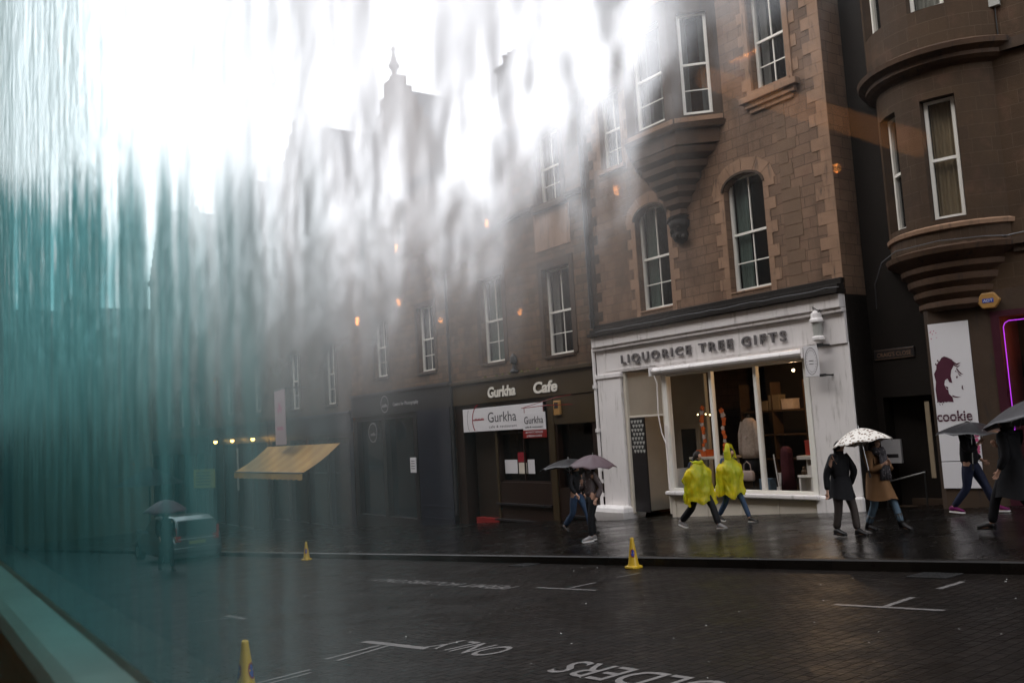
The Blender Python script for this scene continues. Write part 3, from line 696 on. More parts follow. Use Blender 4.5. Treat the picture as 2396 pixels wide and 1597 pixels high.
s = MB(); s.box(GX1 - .004, GX1 + .03, .0, 3.2, -2.6, 2.6, P0); s.build('corner_wall', 'soot_stone', gb)
# awning box, crank pole and cord
s = MB(); s.rings([[P0(u, -.10 - .17 * max(0, sin(a)) - .06, 1.385 + .105 * cos(a)) for a in [k * pi / 6 for k in range(7)]] + [P0(u, -.075, 1.28), P0(u, -.075, 1.49)] for u in (-18.15, -13.15)]); s.build('awning_box', 'white_paint', gb)
s = MB(); s.box(-18.2, -18.152, -.36, -.06, 1.26, 1.50, P0); s.box(-13.148, -13.1, -.36, -.06, 1.26, 1.50, P0); s.build('awning_bracket', 'white_paint', gb)
s = MB(); s.tube([P0(-18.12, -.26, 1.34), P0(-18.02, -.24, 1.05), P0(-18.08, -.22, .2), P0(-18.02, -.2, -.3), P0(-17.90, -.17, -.62)], .016, 6); s.tube([P0(-17.92, -.15, -.1), P0(-17.92, -.15, -1.85)], .022, 6); s.tube([P0(-17.86, -.15, -.1), P0(-17.86, -.15, -.7)], .014, 6); s.build('awning_crank', 'white_paint', gb)
# shop window
s = MB(); s.box(-18.02, -17.86, -.06, .12, -1.87, 1.30, P0); s.box(-13.36, -13.225, -.06, .12, -1.87, 1.30, P0)
for u in (-16.33, -14.86): s.box(u, u + .095, -.045, .08, -1.80, 1.30, P0)
s.box(-17.86, -13.36, -.05, .10, -1.87, -1.80, P0); s.box(-17.86, -13.36, -.05, .10, 1.22, 1.297, P0); sw = s.build('shop_window', 'white_sash', gb, bevel=.008)
for a, c in ((-17.86, -16.33), (-16.235, -14.86), (-14.765, -13.36)):
    s = MB(); s.quad(P0(a, .02, -1.8), P0(c, .02, -1.8), P0(c, .02, 1.22), P0(a, .02, 1.22)); s.build('pane', 'shop_glass', sw)
s = MB(); s.box(-18.10, -13.18, -.17, .12, -1.985, -1.873, P0); s.build('shop_sill', 'white_paint', gb, bevel=.03)
s = MB(); s.box(-18.02, -13.24, -.02, .12, -2.9, -1.987, P0)
for u in (-17.9, -16.75, -15.6, -14.45): s.box(u, u + .05, -.04, -.021, -2.9, -1.99, P0)
s.build('stallriser', 'cream_wall', gb, bevel=.008)
# room behind the glass
s = MB(); a, c, y0, y1, z0, z1 = -19.6, -13.3, .121, 4.2, -1.86, 1.49
s.quad(P0(-18, y0, z0), P0(c, y0, z0), P0(c, y1, z0), P0(-18, y1, z0)); s.quad(P0(-18, y1, z0), P0(c, y1, z0), P0(c, y1, z1), P0(-18, y1, z1)); s.quad(P0(a, y0, z1), P0(c, y0, z1), P0(c, y1, z1), P0(a, y1, z1)); s.quad(P0(c, y0, z0), P0(c, y1, z0), P0(c, y1, z1), P0(c, y0, z1))
s.build('shop_interior', 'shop_room', gb, fix=False)
# recessed doorway
s = MB(); s.box(-19.66, -19.55, -.02, .14, -2.55, 1.49, P0); s.box(-19.55, -18.03, .05, .12, .16, .22, P0); s.box(-18.10, -18.03, -.02, .14, -2.5, 1.49, P0); s.build('door_frame', 'cream_wall', gb, bevel=.01)
s = MB()
for k in range(46): u = -19.54 + k * .0325; s.box(u, u + .006, .075, .081, .225, 1.49, P0)
for k in range(40): z = .235 + k * .0315; s.box(-19.54, -18.11, .0815, .087, z, z + .006, P0)
s.build('wire_grille', 'cream_wall', gb, fix=False)
s = MB(); s.box(-19.66, -19.6, .14, 1.7, -2.55, 1.48, P0); s.quad(P0(-19.6, 1.7, -2.55), P0(-18, 1.7, -2.55), P0(-18, 1.7, 1.48), P0(-19.6, 1.7, 1.48)); s.build('lobby_wall', 'cream_wall', gb, fix=False)
s = MB(); s.box(-18.06, -18.02, .14, 1.7, -2.5, -1.3, P0); s.box(-18.06, -18.02, .14, .2, -1.3, 1.3, P0); s.box(-18.06, -18.02, 1.6, 1.7, -1.3, 1.3, P0); s.build('return_window', 'white_sash', gb)
s = MB(); s.quad(P0(-18.04, .2, -1.3), P0(-18.04, 1.6, -1.3), P0(-18.04, 1.6, 1.3), P0(-18.04, .2, 1.3)); s.build('return_pane', 'shop_glass', gb)
s = MB(); s.box(-19.2, -18.35, 1.60, 1.66, -2.5, -.1, P0); dr = s.build('shop_door', 'cream_wall', gb, bevel=.01)
s = MB(); s.box(-19.05, -18.5, 1.58, 1.599, -1.4, -.25, P0); s.build('door_pane', 'car_glass', dr)
s = MB(); s.box(-19.55, -18.95, .05, .09, -2.5, .155, P0); s.box(-19.5, -19.0, .04, .049, -2.4, -1.15, P0); sd = s.build('side_panel', 'charcoal_front', gb, bevel=.006)
s = MB(); 
for i in range(4):
    for k in range(8):
        cx_, cz_ = -19.45 + i * .125 + (.06 if k % 2 else 0), .05 - k * .12; r_ = .055
        s.add([P0(cx_ + x * r_, .036, cz_ + z * r_) for x, z in ((0, -1.1), (.75, -.2), (.9, .45), (.45, .85), (0, .45), (-.45, .85), (-.9, .45), (-.75, -.2))], [tuple(range(8))])
s.build('heart_curtain', 'curtain', sd, fix=False)
s = MB(); s.tube([P0(-20.80, -.10, 2.3), P0(-20.80, -.10, -1.0), P0(-20.78, -.16, -1.3), P0(-20.78, -.16, -2.5)], .052, 10)
for z in (1.1, -.2, -1.35, -1.7, -2.1): s.tube([P0(-20.79, -.12, z), P0(-20.79, -.12, z + .11)], .078, 10)
s.build('white_downpipe', 'white_paint', gb)

# fittings on the right pilaster
cc = thing('lantern', 'white lantern shaped fitting with loose wires, top right of the gift shop sign', 'lantern', P0(-12.75, -.15, 1.95))
s = MB(); s.lathe([(.10, 1.62), (.15, 1.64), (.15, 1.70), (.11, 1.73)], -12.75, D0 - .20, 8); s.lathe([(.11, 2.02), (.16, 2.05), (.16, 2.10), (.13, 2.14), (.12, 2.24), (.05, 2.32)], -12.75, D0 - .20, 8); s.box(-12.80, -12.70, -.2, .0, 2.06, 2.16, P0); s.build('lantern_body', 'white_paint', cc)
s = MB(); s.lathe([(.095, 1.73), (.105, 2.02)], -12.75, D0 - .20, 8); s.build('lantern_glass', 'curtain', cc)
s = MB(); rw = random.Random(2)
for j in range(3): s.tube([P0(-12.75 + .1 * k * (1 + .1 * j) - .15, -.15 - .1 * sin(k), 2.28 + .09 * sin(k * 1.7 + j) + .03 * k) for k in range(6)], .009, 5)
s.build('wire', 'iron', cc)
rs = thing('hanging_sign', 'small white panel with an oval ring emblem on the shop pilaster under the lantern', 'sign', P0(-12.9, -.2, 1.2))
s = MB(); s.box(-13.08, -12.70, -.34, -.32, .82, 1.52, P0); s.build('sign_panel', 'sign_white', rs, bevel=.004)
def ringmesh(mb, cx, cz, rx, rz, w, y, n=36, pl=P0):
    for k in range(n):
        a, c = 2 * pi * k / n, 2 * pi * (k + 1) / n
        mb.quad(pl(cx + rx * cos(a), y, cz + rz * sin(a)), pl(cx + rx * cos(c), y, cz + rz * sin(c)), pl(cx + (rx - w) * cos(c), y, cz + (rz - w) * sin(c)), pl(cx + (rx - w) * cos(a), y, cz + (rz - w) * sin(a)))
s = MB(); ringmesh(s, -12.89, 1.17, .165, .31, .012, -.3425)
for k in range(22): a = 2 * pi * k / 22; s.box(-12.89 + .125 * cos(a) - .006, -12.89 + .125 * cos(a) + .006, -.344, -.3405, 1.17 + .25 * sin(a) - .009, 1.17 + .25 * sin(a) + .009, P0)
for z in (1.10, 1.17): s.box(-12.95, -12.83, -.344, -.3405, z, z + .014, P0)
s.build('sign_emblem', 'sign_ink', rs, fix=False)
s = MB(); s.box(-12.70, -12.56, -.345, -.30, 1.47, 1.55, P0); s.box(-12.70, -12.56, -.345, -.30, .80, .86, P0); s.box(-12.60, -12.56, -.30, -.03, 1.49, 1.53, P0); s.box(-12.60, -12.56, -.30, -.03, .81, .85, P0); s.build('sign_bracket', 'iron', rs)

# ------------------------------------------------------------------ things in the gift shop window
ZF = -1.86
man = thing('mannequin', 'headless shop mannequin in a cream fur coat and black skirt behind the middle pane', 'mannequin', (-15.78, D0 + .75, ZF))
s = MB(); x, y = -15.78, D0 + .75
s.rings([[(x + rx * cos(a) + .012 * sin(7 * a + z * 9), y + ry * sin(a), z) for a in [2 * pi * k / 22 for k in range(22)]] for z, rx, ry in ((-1.06, .25, .19), (-.9, .25, .19), (-.6, .23, .17), (-.35, .235, .16), (-.15, .22, .14), (-.07, .15, .10), (-.03, .09, .08))])
for sg in (-1, 1): s.tube([(x + sg * .19, y, -.13), (x + sg * .27, y - .02, -.45), (x + sg * .27, y - .04, -.80), (x + sg * .26, y - .06, -.98)], [.075, .085, .082, .07], 10)
s.build('fur_coat', 'fur_cream', man, smooth=True)
s = MB(); s.rings([[(x + rx * cos(a), y + ry * sin(a), z) for a in [2 * pi * k / 16 for k in range(16)]] for z, rx, ry in ((-1.42, .24, .16), (-1.2, .22, .16), (-1.065, .2, .15))]); s.build('skirt', 'black_cloth', man, smooth=True)
s = MB(); s.lathe([(.055, -.03), (.05, .04), (.01, .06)], x, y, 12); s.lathe([(.02, -1.8), (.02, -1.42)], x, y, 8); s.lathe([(.18, -1.85), (.18, -1.82), (.03, -1.8)], x, y, 16); s.build('stand', 'iron', man)
s = MB(); s.ball((x + .02, y - .19, -.52), .03, 8); s.build('button', 'pale_leaf', man)
hb = thing('handbag', 'pale leather handbag hanging in front of the mannequin', 'handbag', (-15.70, D0 + .45, -1.5))
s = MB(); s.rings([[(-15.70 + rx * cx, D0 + .45 + ry * cy, z) for cx, cy in ((-1, -.6), (-.8, -1), (.8, -1), (1, -.6), (1, .6), (.8, 1), (-.8, 1), (-1, .6))] for z, rx, ry in ((-1.62, .17, .05), (-1.58, .20, .07), (-1.42, .20, .06), (-1.36, .17, .03))]); s.build('bag_body', 'handbag', hb, smooth=True)
s = MB(); s.tube([(-15.82, D0 + .45, -1.37), (-15.80, D0 + .45, -1.2), (-15.70, D0 + .45, -1.13), (-15.60, D0 + .45, -1.2), (-15.58, D0 + .45, -1.37)], .012, 6); s.build('handle', 'handbag', hb)
def garland(x, y, z0, z1, n, label, seed):
    g = thing('leaf_garland', label, 'garland', (x, y, z0), group='hanging leaf garlands in the gift shop window'); r = random.Random(seed)
    s = MB(); s.tube([(x, y, z0), (x + .01, y, (z0 + z1) / 2), (x, y, z1)], .004, 5); s.build('string', 'iron', g)
    for mt, odd in (('orange_leaf', 0), ('pale_leaf', 1)):
        s = MB()
        for k in range(n):
            if (k % 3 == 1) != bool(odd): continue
            z = z0 + (z1 - z0) * (k + .5) / n; a = r.uniform(0, 3); q = r.uniform(.055, .085); dx = r.uniform(-.04, .04)
            s.prism([(x + dx + q * cos(b_ + a) * (.75 if i % 2 else 1.1), z + q * sin(b_ + a) * (.75 if i % 2 else 1.1)) for i, b_ in enumerate([j * pi / 5 for j in range(10)])], y - .01, y + .01)
        s.build('leaf', mt, g)
garland(-17.15, D0 + .5, .35, -.85, 11, 'orange and cream leaf garland in the left shop pane', 1)
garland(-16.42, D0 + .5, .25, -1.1, 12, 'orange leaf garland hanging just right of the first mullion', 2)
garland(-13.95, D0 + .9, .1, -.9, 9, 'red and orange leaf string in the right shop pane', 4)
sh = thing('display_shelf', 'dark back shelves with boxes behind the mannequin', 'shelf unit', (-15.9, D0 + 2.4, ZF))
s = MB()
for z in (-1.2, -.55, .10): s.box(-17.3, -15.1, 2.2, 2.6, z, z + .04, P0)
for u in (-17.3, -16.2, -15.13): s.box(u, u + .03, 2.2, 2.6, -1.8, .9, P0)
s.build('shelf_board', 'wood', sh)
def box_thing(name, label, cat, u0, u1, w0, w1, z0, z1, mt, group=None):
    t_ = thing(name, label, cat, P0((u0 + u1) / 2, (w0 + w1) / 2, z0), group=group)
    s = MB(); s.box(u0, u1, w0, w1, z0, z1 - .03, P0); s.build('box_body', mt, t_, bevel=.006)
    s = MB(); s.box(u0 - .008, u1 + .008, w0 - .008, w1 + .008, z1 - .028, z1, P0); s.build('lid', mt, t_, bevel=.006); return t_
gs = 'boxed gifts on the shop shelves'
box_thing('gift_box', 'wide kraft gift box on the top shelf, leftmost of three', 'box', -16.75, -16.35, 2.22, 2.5, .145, .40, 'kraft', gs)
box_thing('gift_box', 'tall kraft gift box on the top shelf between two lower ones', 'box', -16.30, -15.95, 2.22, 2.5, .145, .55, 'kraft', gs)
box_thing('gift_box', 'pale gift box at the right end of the top shelf', 'box', -15.88, -15.50, 2.22, 2.5, .145, .42, 'pale_leaf', gs)
box_thing('gift_box', 'small green gift box on the window floor right of the mannequin', 'box', -15.35, -15.02, .45, .7, ZF, ZF + .3, 'jeans_pale', gs)
box_thing('gift_box', 'white gift box behind the small green one on the window floor', 'box', -15.02, -14.88, .8, 1.1, ZF, ZF + .42, 'white_ware', gs)
box_thing('gift_box', 'red gift box standing on the white display shelf', 'box', -14.30, -14.08, 1.0, 1.2, -1.02, -.66, 'red_ware', gs)
box_thing('gift_box', 'orange gift box low in the left pane', 'box', -17.55, -17.2, .6, .9, -1.0, -.82, 'orange_leaf', gs)
ds = thing('display_shelf', 'white display shelf in the right pane with a red box on it', 'shelf unit', (-13.95, D0 + 1.1, ZF))
s = MB(); s.box(-14.5, -13.32, .9, 1.35, -1.12, -1.03, P0); s.build('shelf_board', 'white_ware', ds, bevel=.01); s = MB(); s.box(-14.3, -14.25, 1.0, 1.3, -1.86, -1.122, P0); s.box(-13.5, -13.45, 1.0, 1.3, -1.86, -1.122, P0); s.build('leg', 'white_ware', ds)
ds = thing('display_table', 'long pale table behind the left pane holding the orange box', 'table', (-17, D0 + .8, ZF))
s = MB(); s.box(-17.75, -16.5, .5, 1.2, -1.07, -1.003, P0); s.build('table_top', 'cream_wall', ds, bevel=.01); s = MB()
for u in (-17.7, -16.6):
    for w in (.55, 1.1): s.box(u, u + .05, w, w + .05, -1.86, -1.072, P0)
s.build('leg', 'cream_wall', ds)
fr = thing('picture_stool', 'white box stool with a small ornament at the foot of the right pane', 'stool', (-13.9, D0 + .5, ZF))
s = MB(); s.box(-14.10, -14.05, .4, .65, ZF, ZF + .34, P0); s.box(-13.76, -13.71, .4, .65, ZF, ZF + .34, P0); s.box(-14.12, -13.69, .39, .66, ZF + .342, ZF + .40, P0); s.box(-14.05, -13.76, .6, .64, ZF + .002, ZF + .34, P0); s.build('stool_frame', 'white_ware', fr, bevel=.006)
s = MB(); s.box(-13.86, -13.74, .45, .55, ZF + .402, ZF + .62, P0); s.build('card', 'white_ware', fr)
s = MB(); s.ball((-14.0, D0 + .5, ZF + .47), .07, 10); s.ball((-14.0, D0 + .5, ZF + .56), .045, 8); s.build('ornament', 'wood', fr, smooth=True)
s = MB(); s.rings([[(-14.72 + .17 * cos(a) * q + .02 * sin(5 * a), D0 + .8 + .14 * q * sin(a), z) for a in [2 * pi * k / 18 for k in range(18)]] for z, q in ((ZF, 1.1), (-1.4, .95), (-1.0, .9), (-.85, .8), (-.78, .3))]); tag(s.build('draped_stand', 'burgundy_cloth', smooth=True), 'waist high stand draped in dark burgundy cloth behind the right pane', 'stand')
wc = thing('walking_cane', 'thin white stick leaning upright just right of the second mullion', 'stick', (-14.62, D0 + .3, ZF))
s = MB(); s.tube([(-14.62, D0 + .3, ZF + .1), (-14.74, D0 + .34, -.95)], .014, 8); s.build('shaft', 'white_ware', wc); s = MB(); s.box(-14.67, -14.57, .27, .33, ZF, ZF + .12, P0); s.build('foot', 'white_ware', wc)
# more stock, dim in the back of the shop
rk = thing('clothes_rail', 'dim clothes rail with dark coats at the back of the right pane', 'clothes rail', (-14.3, D0 + 2.6, ZF))
s = MB(); s.tube([P0(-14.9, 2.6, .35), P0(-13.5, 2.6, .35)], .02, 8); s.tube([P0(-14.9, 2.6, .35), P0(-14.9, 2.6, ZF)], .02, 8); s.tube([P0(-13.5, 2.6, .35), P0(-13.5, 2.6, ZF)], .02, 8); s.build('rail', 'chrome', rk)
for k, mt in enumerate(('burgundy_cloth', 'maroon', 'black_cloth', 'pink_print', 'burgundy_cloth', 'tan_cloth', 'red_ware')):
    s = MB(); u = -14.8 + k * .19; s.rings([[(u + q * .07 * cos(a), D0 + 2.6 + q * .26 * sin(a), z) for a in [2 * pi * j / 12 for j in range(12)]] for z, q in ((-1.0 + .1 * (k % 3), 1.1), (-.4, 1), (.15, .85), (.3, .2))]); s.build('coat', mt, rk, smooth=True)
sp = thing('shop_lamp', 'glowing amber spot lamp under the ceiling of the right shop pane', 'lamp', P0(-13.98, 1.0, 1.2))
s = MB(); s.lathe([(.03, 1.47), (.03, 1.30), (.06, 1.26)], -13.98, D0 + 1.0, 10); s.build('lamp_holder', 'iron', sp); s = MB(); s.ball((-13.98, D0 + 1.0, 1.20), .045, 10); s.build('bulb', 'shop_bulb', sp)
s = MB(); s.tube([(-13.9, D0 + 1.0, 1.27), (-13.6, D0 + 1.05, 1.33)], .018, 8); s.build('tube', 'spot_amber', sp)
pd = bpy.data.lights.new('shop_light', 'POINT'); pd.energy = 9; pd.color = (1, .62, .32); pd.shadow_soft_size = .03
po = bpy.data.objects.new('shop_light', pd); COL.objects.link(po); po.location = P0(-14.6, 1.2, 1.1)
fl_ = thing('fairy_lights', 'short string of tiny warm lights in the left shop pane', 'string lights', P0(-17.4, .9, .1))
s = MB(); s.tube([P0(-17.75 + .13 * k, .95, .16 + .03 * sin(k * 1.4)) for k in range(6)], .004, 5); s.build('wire', 'iron', fl_)
for k in range(5): s = MB(); s.ball(P0(-17.72 + .15 * k, .93, .14 + .03 * sin(k * 1.6)), .017, 6); s.build('bulb', 'fairy', fl_)

# ------------------------------------------------------------------ the cafe building
CX0, CX1 = -29.2, -20.75
cb = thing('cafe_building', 'plain brown sandstone building over the cafe with a small gable and four sash windows', 'building', base_loc(CX0, CX1))
wn_ = [(-27.05, -25.62, 2.42, 5.42), (-23.25, -21.82, 2.32, 5.12), (-26.92, -25.75, 7.46, 9.72), (-23.2, -21.98, 7.32, 9.62)]
s = MB(); wall_face(s, P0, CX0, CX1 - .003, 1.9, 10.15, wn_); s.build('front_wall', 'stone_mid', cb, fix=False)
mass(cb, CX0, CX1 - .003, -5, 10.15, 9, 'stone_mid', 13.4)
for k, w in enumerate(wn_):
    sash(cb, P0, *w, depth=.2, curt=('curtain_green', 'curtain', 'curtain', 'curtain')[k], cside=(0, 2, -1, 2)[k])
    s = MB(); s.box(w[0] - .22, w[0] - .003, -.03, .02, w[2] - .02, w[3] + .30, P0); s.box(w[1] + .003, w[1] + .22, -.03, .02, w[2] - .02, w[3] + .30, P0); s.box(w[0] - .003, w[1] + .003, -.03, .02, w[3] + .004, w[3] + .30, P0); s.build('window_surround', 'dressed_dark', cb, bevel=.01)
    if k > 1: sill(cb, P0, w[0], w[1], w[2] - .12, 'dressed_dark', .28, .16, .16)
    else: sill(cb, P0, w[0], w[1], w[2], 'dressed_dark', .06, .05, .10)
string_course(cb, P0, CX0 + .1, -27.2, 7.16); string_course(cb, P0, -25.45, -23.5, 7.16); string_course(cb, P0, -21.7, CX1 - .2, 7.16)
string_course(cb, P0, CX0 + .02, CX1 - .02, 9.98, .26, .16, name='eaves_cornice')
s = MB(); s.box(-23.45, -21.6, .003, .05, 5.5, 7.0, P0)
s = MB(); s.box(-23.5, -21.62, -.028, -.003, 5.75, 7.02, P0); s.build('raised_panel', 'dressed', cb, bevel=.01)
gable(cb, -24.7, -20.8, 10.26, 12.2, 'stone_mid', 4); chimney(cb, -25.3, D0 + 4, 12.4, 14.4)
pipe('downpipe', 'dark cast iron downpipe between the cafe and the photography centre', [P0(-29.2, -.12, 10), P0(-29.2, -.12, -3)])
pipe('downpipe', 'dark thin pipe on the cafe front beside its second floor window', [P0(-27.6, -.1, 9.9), P0(-27.55, -.1, 7.1)], .04)
# street level front: brown fascia, sign, door, windows
s = MB(); s.box(CX0 + .05, CX1 - .12, -.16, .12, 1.78, 1.90, P0); s.box(CX0 + .05, CX1 - .12, -.08, .12, 1.02, 1.777, P0); s.build('fascia', 'gold_front', cb, bevel=.01)
s = MB(); fn = lambda u, v, w: P0(-26.70 + u, -.10 - w, 1.20 + v)
text_mb(s, 'Gurkha', .50, fn, .012, 1.70, shear=.12, bold=.014)
fn = lambda u, v, w: P0(-23.95 + u, -.10 - w, 1.17 + v)
text_mb(s, 'Cafe', .50, fn, .012, 1.27, shear=.12, bold=.014); s.build('sign_lettering', 'letter_cream', cb, fix=False)
s = MB(); wall_face(s, P0, CX0 + .05, CX1 - .12, -5, 1.017, [(-28.6, -26.55, -4, .9), (-26.35, -23.45, -1.75, .9), (-22.95, -21.2, -1.9, .1)], .5); s.build('shopfront', 'brown_front', cb, fix=False)
s = MB(); s.box(-23.35, -23.05, -.04, -.003, -3.2, 1.0, P0); s.box(-26.50, -26.38, -.03, -.003, -3.4, .95, P0); s.box(-23.0, CX1 - .14, -.05, -.003, .12, 1.0, P0); s.build('shopfront_pilaster', 'gold_front', cb)
s = MB(); s.quad(P0(-26.35, .2, -1.75), P0(-23.45, .2, -1.75), P0(-23.45, .2, .9), P0(-26.35, .2, .9)); s.quad(P0(-22.95, .2, -1.9), P0(-21.2, .2, -1.9), P0(-21.2, .2, .1), P0(-22.95, .2, .1)); s.build('shop_pane', 'pane_glass', cb)
s = MB(); s.quad(P0(-28.7, 2.5, -4), P0(-21, 2.5, -4), P0(-21, 2.5, 1), P0(-28.7, 2.5, 1)); s.build('cafe_interior', 'dark_room', cb)
s = MB(); s.box(-26.35, -23.45, .1, .14, -1.75, -1.70, P0); s.box(-26.35, -23.45, .1, .14, -.10, -.06, P0); s.box(-25.0, -24.96, .1, .14, -1.7, -.1, P0); s.build('shop_window_frame', 'brown_front', cb)
s = MB(); s.box(-28.45, -26.7, .4, .46, -3.2, .3, P0); d_ = s.build('cafe_door', 'dark_fascia', cb, bevel=.01)
s = MB(); s.box(-28.2, -26.75, .1, .36, -3.45, -3.05, P0); s.build('red_step', 'red_paint', cb)
s = MB(); s.box(-26.6, -23.4, -.10, -.003, -2.52, -2.46, P0); s.box(-26.6, -21, -.16, -.003, -3.06, -3.0, P0); s.box(-22.6, -21, -.1, -.003, -2.78, -2.72, P0); s.build('plinth_strip', 'charcoal_front', cb)
gp = thing('wall_sign', 'long white cafe sign with a red curved emblem above the cafe window', 'sign', P0(-25.9, -.12, .4))
s = MB(); s.box(-28.42, -23.50, -.12, -.085, .03, .86, P0); s.build('sign_panel', 'sign_white', gp, bevel=.004)
s = MB(); fn = lambda u, v, w: P0(-26.75 + u, -.123 - w, .33 + v); text_mb(s, 'Gurkha', .50, fn, .001, 1.75); fn = lambda u, v, w: P0(-26.7 + u, -.123 - w, .13 + v); text_mb(s, 'cafe & restaurant', .13, fn, .001, 1.7, space=1.3)
def arcstrip(mb, cx, cz, r, w, a0, a1, y, n=14):
    for k in range(n):
        a, c = a0 + (a1 - a0) * k / n, a0 + (a1 - a0) * (k + 1) / n
        mb.quad(P0(cx + r * cos(a), y, cz + r * sin(a)), P0(cx + r * cos(c), y, cz + r * sin(c)), P0(cx + (r - w) * cos(c), y, cz + (r - w) * sin(c)), P0(cx + (r - w) * cos(a), y, cz + (r - w) * sin(a)))
arcstrip(s, -27.35, .44, .78, .02, 2.62, 3.66, -.1225); s.build('sign_lettering', 'sign_ink', gp, fix=False)
s = MB(); arcstrip(s, -27.2, .44, .60, .05, 1.9, 3.85, -.1225)
s.box(-27.78, -27.0, -.1235, -.1205, .425, .46, P0)
for k in range(6): s.box(-27.6 + k * .1, -27.55 + k * .1, -.1235, -.1205, .462, .50, P0)
s.build('sign_emblem', 'letter_red', gp, fix=False)
hs = thing('hanging_sign', 'small white and red cafe sign hanging from a bracket over the pavement', 'sign', P0(-24.0, -1.1, .2))
HS = Plane(-22.72, D0 - 1.05, 0)
s = MB(); s.box(-.58, .58, -.02, .02, -.02, .52, HS); s.build('sign_panel', 'sign_white', hs, bevel=.004)
s = MB(); s.box(-.59, .59, -.022, .022, -.26, -.021, HS); s.build('sign_band', 'red_paint', hs)
s = MB(); fn = lambda u, v, w: HS(-.50 + u, -.024 - w, .18 + v); text_mb(s, 'Gurkha', .32, fn, .001, 1.0); fn = lambda u, v, w: HS(-.46 + u, -.024 - w, .05 + v); text_mb(s, 'cafe & restaurant', .08, fn, .001, .92); s.build('sign_lettering', 'sign_ink', hs, fix=False)
s = MB(); fn = lambda u, v, w: HS(-.46 + u, -.026 - w, -.12 + v); text_mb(s, 'AUTHENTIC NEPALESE', .09, fn, .001, .92); fn = lambda u, v, w: HS(-.40 + u, -.026 - w, -.23 + v); text_mb(s, '& INDIAN CUISINE', .09, fn, .001, .8); s.build('band_lettering', 'sign_white', hs, fix=False)
s = MB(); s.tube([HS(-.65, 0, .68), HS(.7, 0, .70), HS(.7, 1.0, .70)], .014, 6); s.tube([HS(-.65, 0, .68), HS(.6, .5, .95), HS(.7, 1.0, 1.0)], .010, 6); s.tube([HS(-.5, 0, .68), HS(-.5, 0, .52)], .01, 5); s.tube([HS(.5, 0, .69), HS(.5, 0, .52)], .01, 5); s.build('bracket', 'red_paint', hs)
ab = thing('alarm_box', 'small orange alarm box on the cafe front, right of its signs', 'alarm box', P0(-22.72, -.1, .5))
s = MB(); s.box(-22.90, -22.58, -.14, -.052, .40, .86, P0); s.build('alarm_case', 'orange_box', ab, bevel=.02); s = MB(); s.box(-22.83, -22.65, -.15, -.141, .62, .80, P0); s.build('alarm_plate', 'charcoal_front', ab)
for i, (a, c, z0, z1, mt, lb) in enumerate(((-26.25, -25.50, -1.72, -1.25, 'sign_white', 'wide white menu sheet in the cafe window, leftmost of three'), (-25.42, -24.95, -1.72, -1.35, 'cream_wall', 'cream menu sheet below the red notice in the cafe window'), (-24.88, -24.5, -1.72, -1.25, 'sign_white', 'narrow white menu sheet in the cafe window, right of the cream one'), (-25.45, -24.98, -1.33, -1.0, 'letter_red', 'small red notice above the cream menu sheet'))):
    s = MB(); s.box(a, c, .16, .17, z0 + .25, z1 + .25, P0); tag(s.build('menu_sheet', mt), lb, 'notice', 'paper notices in the cafe window')
for i, (u, z, lb) in enumerate(((-25.0, 1.98, 'small dark lantern ornament on the ledge above the letter h of the cafe name'), )):
    s = MB(); s.lathe([(.12, z - .06), (.16, z), (.07, z + .1), (.05, z + .25), (.13, z + .3), (.11, z + .5), (.02, z + .62)], u, D0 - .1, 8); tag(s.build('lantern', 'iron'), lb, 'lantern')
s = MB(); rv = random.Random(11)
for k in range(8): x_ = -26.8 + k * .55 + rv.uniform(-.2, .2); s.ball((x_, D0 - .1, 1.93), rv.uniform(.03, .07), 6)
tag(s.build('moss_tuft', 'moss'), 'small mossy tufts along the ledge above the cafe name', 'moss', kind='stuff')

# ------------------------------------------------------------------ the photography centre and the houses beyond
def tall_house(name, label, x0, x1, ztop, wall, wins, gab=None, shop='charcoal_front', ztop_shop=1.6, ridge=None, chim=None, curt='curtain'):
    b = thing(name, label, 'building', base_loc(x0, x1)); zb = pave_z(x0, D0) - 1
    s = MB(); wall_face(s, P0, x0, x1 - .003, ztop_shop + .3, ztop, wins); s.build('front_wall', wall, b, fix=False)
    mass(b, x0, x1 - .003, zb, ztop, 10, wall, ridge or ztop + 3.2)
    for w in wins:
        sash(b, P0, *w, depth=.18, curt=curt, cside=2); sill(b, P0, w[0], w[1], w[2], 'dressed_dark', .1, .07, .12)
        s = MB(); s.box(w[0] - .18, w[0] - .003, -.025, .02, w[2], w[3] + .2, P0); s.box(w[1] + .003, w[1] + .18, -.025, .02, w[2], w[3] + .2, P0); s.box(w[0] - .003, w[1] + .003, -.025, .02, w[3] + .004, w[3] + .2, P0); s.build('window_surround', 'dressed_dark', b)
    string_course(b, P0, x0 + .05, x1 - .05, ztop - .2, .3, .18, name='eaves_cornice')
    s = MB(); s.box(x0 + .05, x1 - .06, -.10, .1, ztop_shop - .55, ztop_shop + .297, P0); s.box(x0 + .05, x1 - .06, -.18, .1, ztop_shop + .30, ztop_shop + .42, P0); s.build('fascia', shop, b)
    s = MB(); n = max(2, int((x1 - x0) / 2.6)); hl = [(x0 + .4 + (x1 - x0 - .6) * k / n, x0 + .4 + (x1 - x0 - .6) * (k + 1) / n - .3, zb + 1.6, ztop_shop - .75) for k in range(n)]
    wall_face(s, P0, x0 + .05, x1 - .06, zb, ztop_shop - .553, hl, .3); s.build('shopfront', shop, b, fix=False)
    for h in hl:
        s = MB(); s.quad(P0(h[0], .25, h[2]), P0(h[1], .25, h[2]), P0(h[1], .25, h[3]), P0(h[0], .25, h[3])); s.build('shop_pane', 'car_glass', b)
    if gab:
        for g in gab: gable(b, *g[:2], ztop + .1, g[2], wall, g[3] if len(g) > 3 else 7)
    for c in chim or (): chimney(b, *c)
    return b
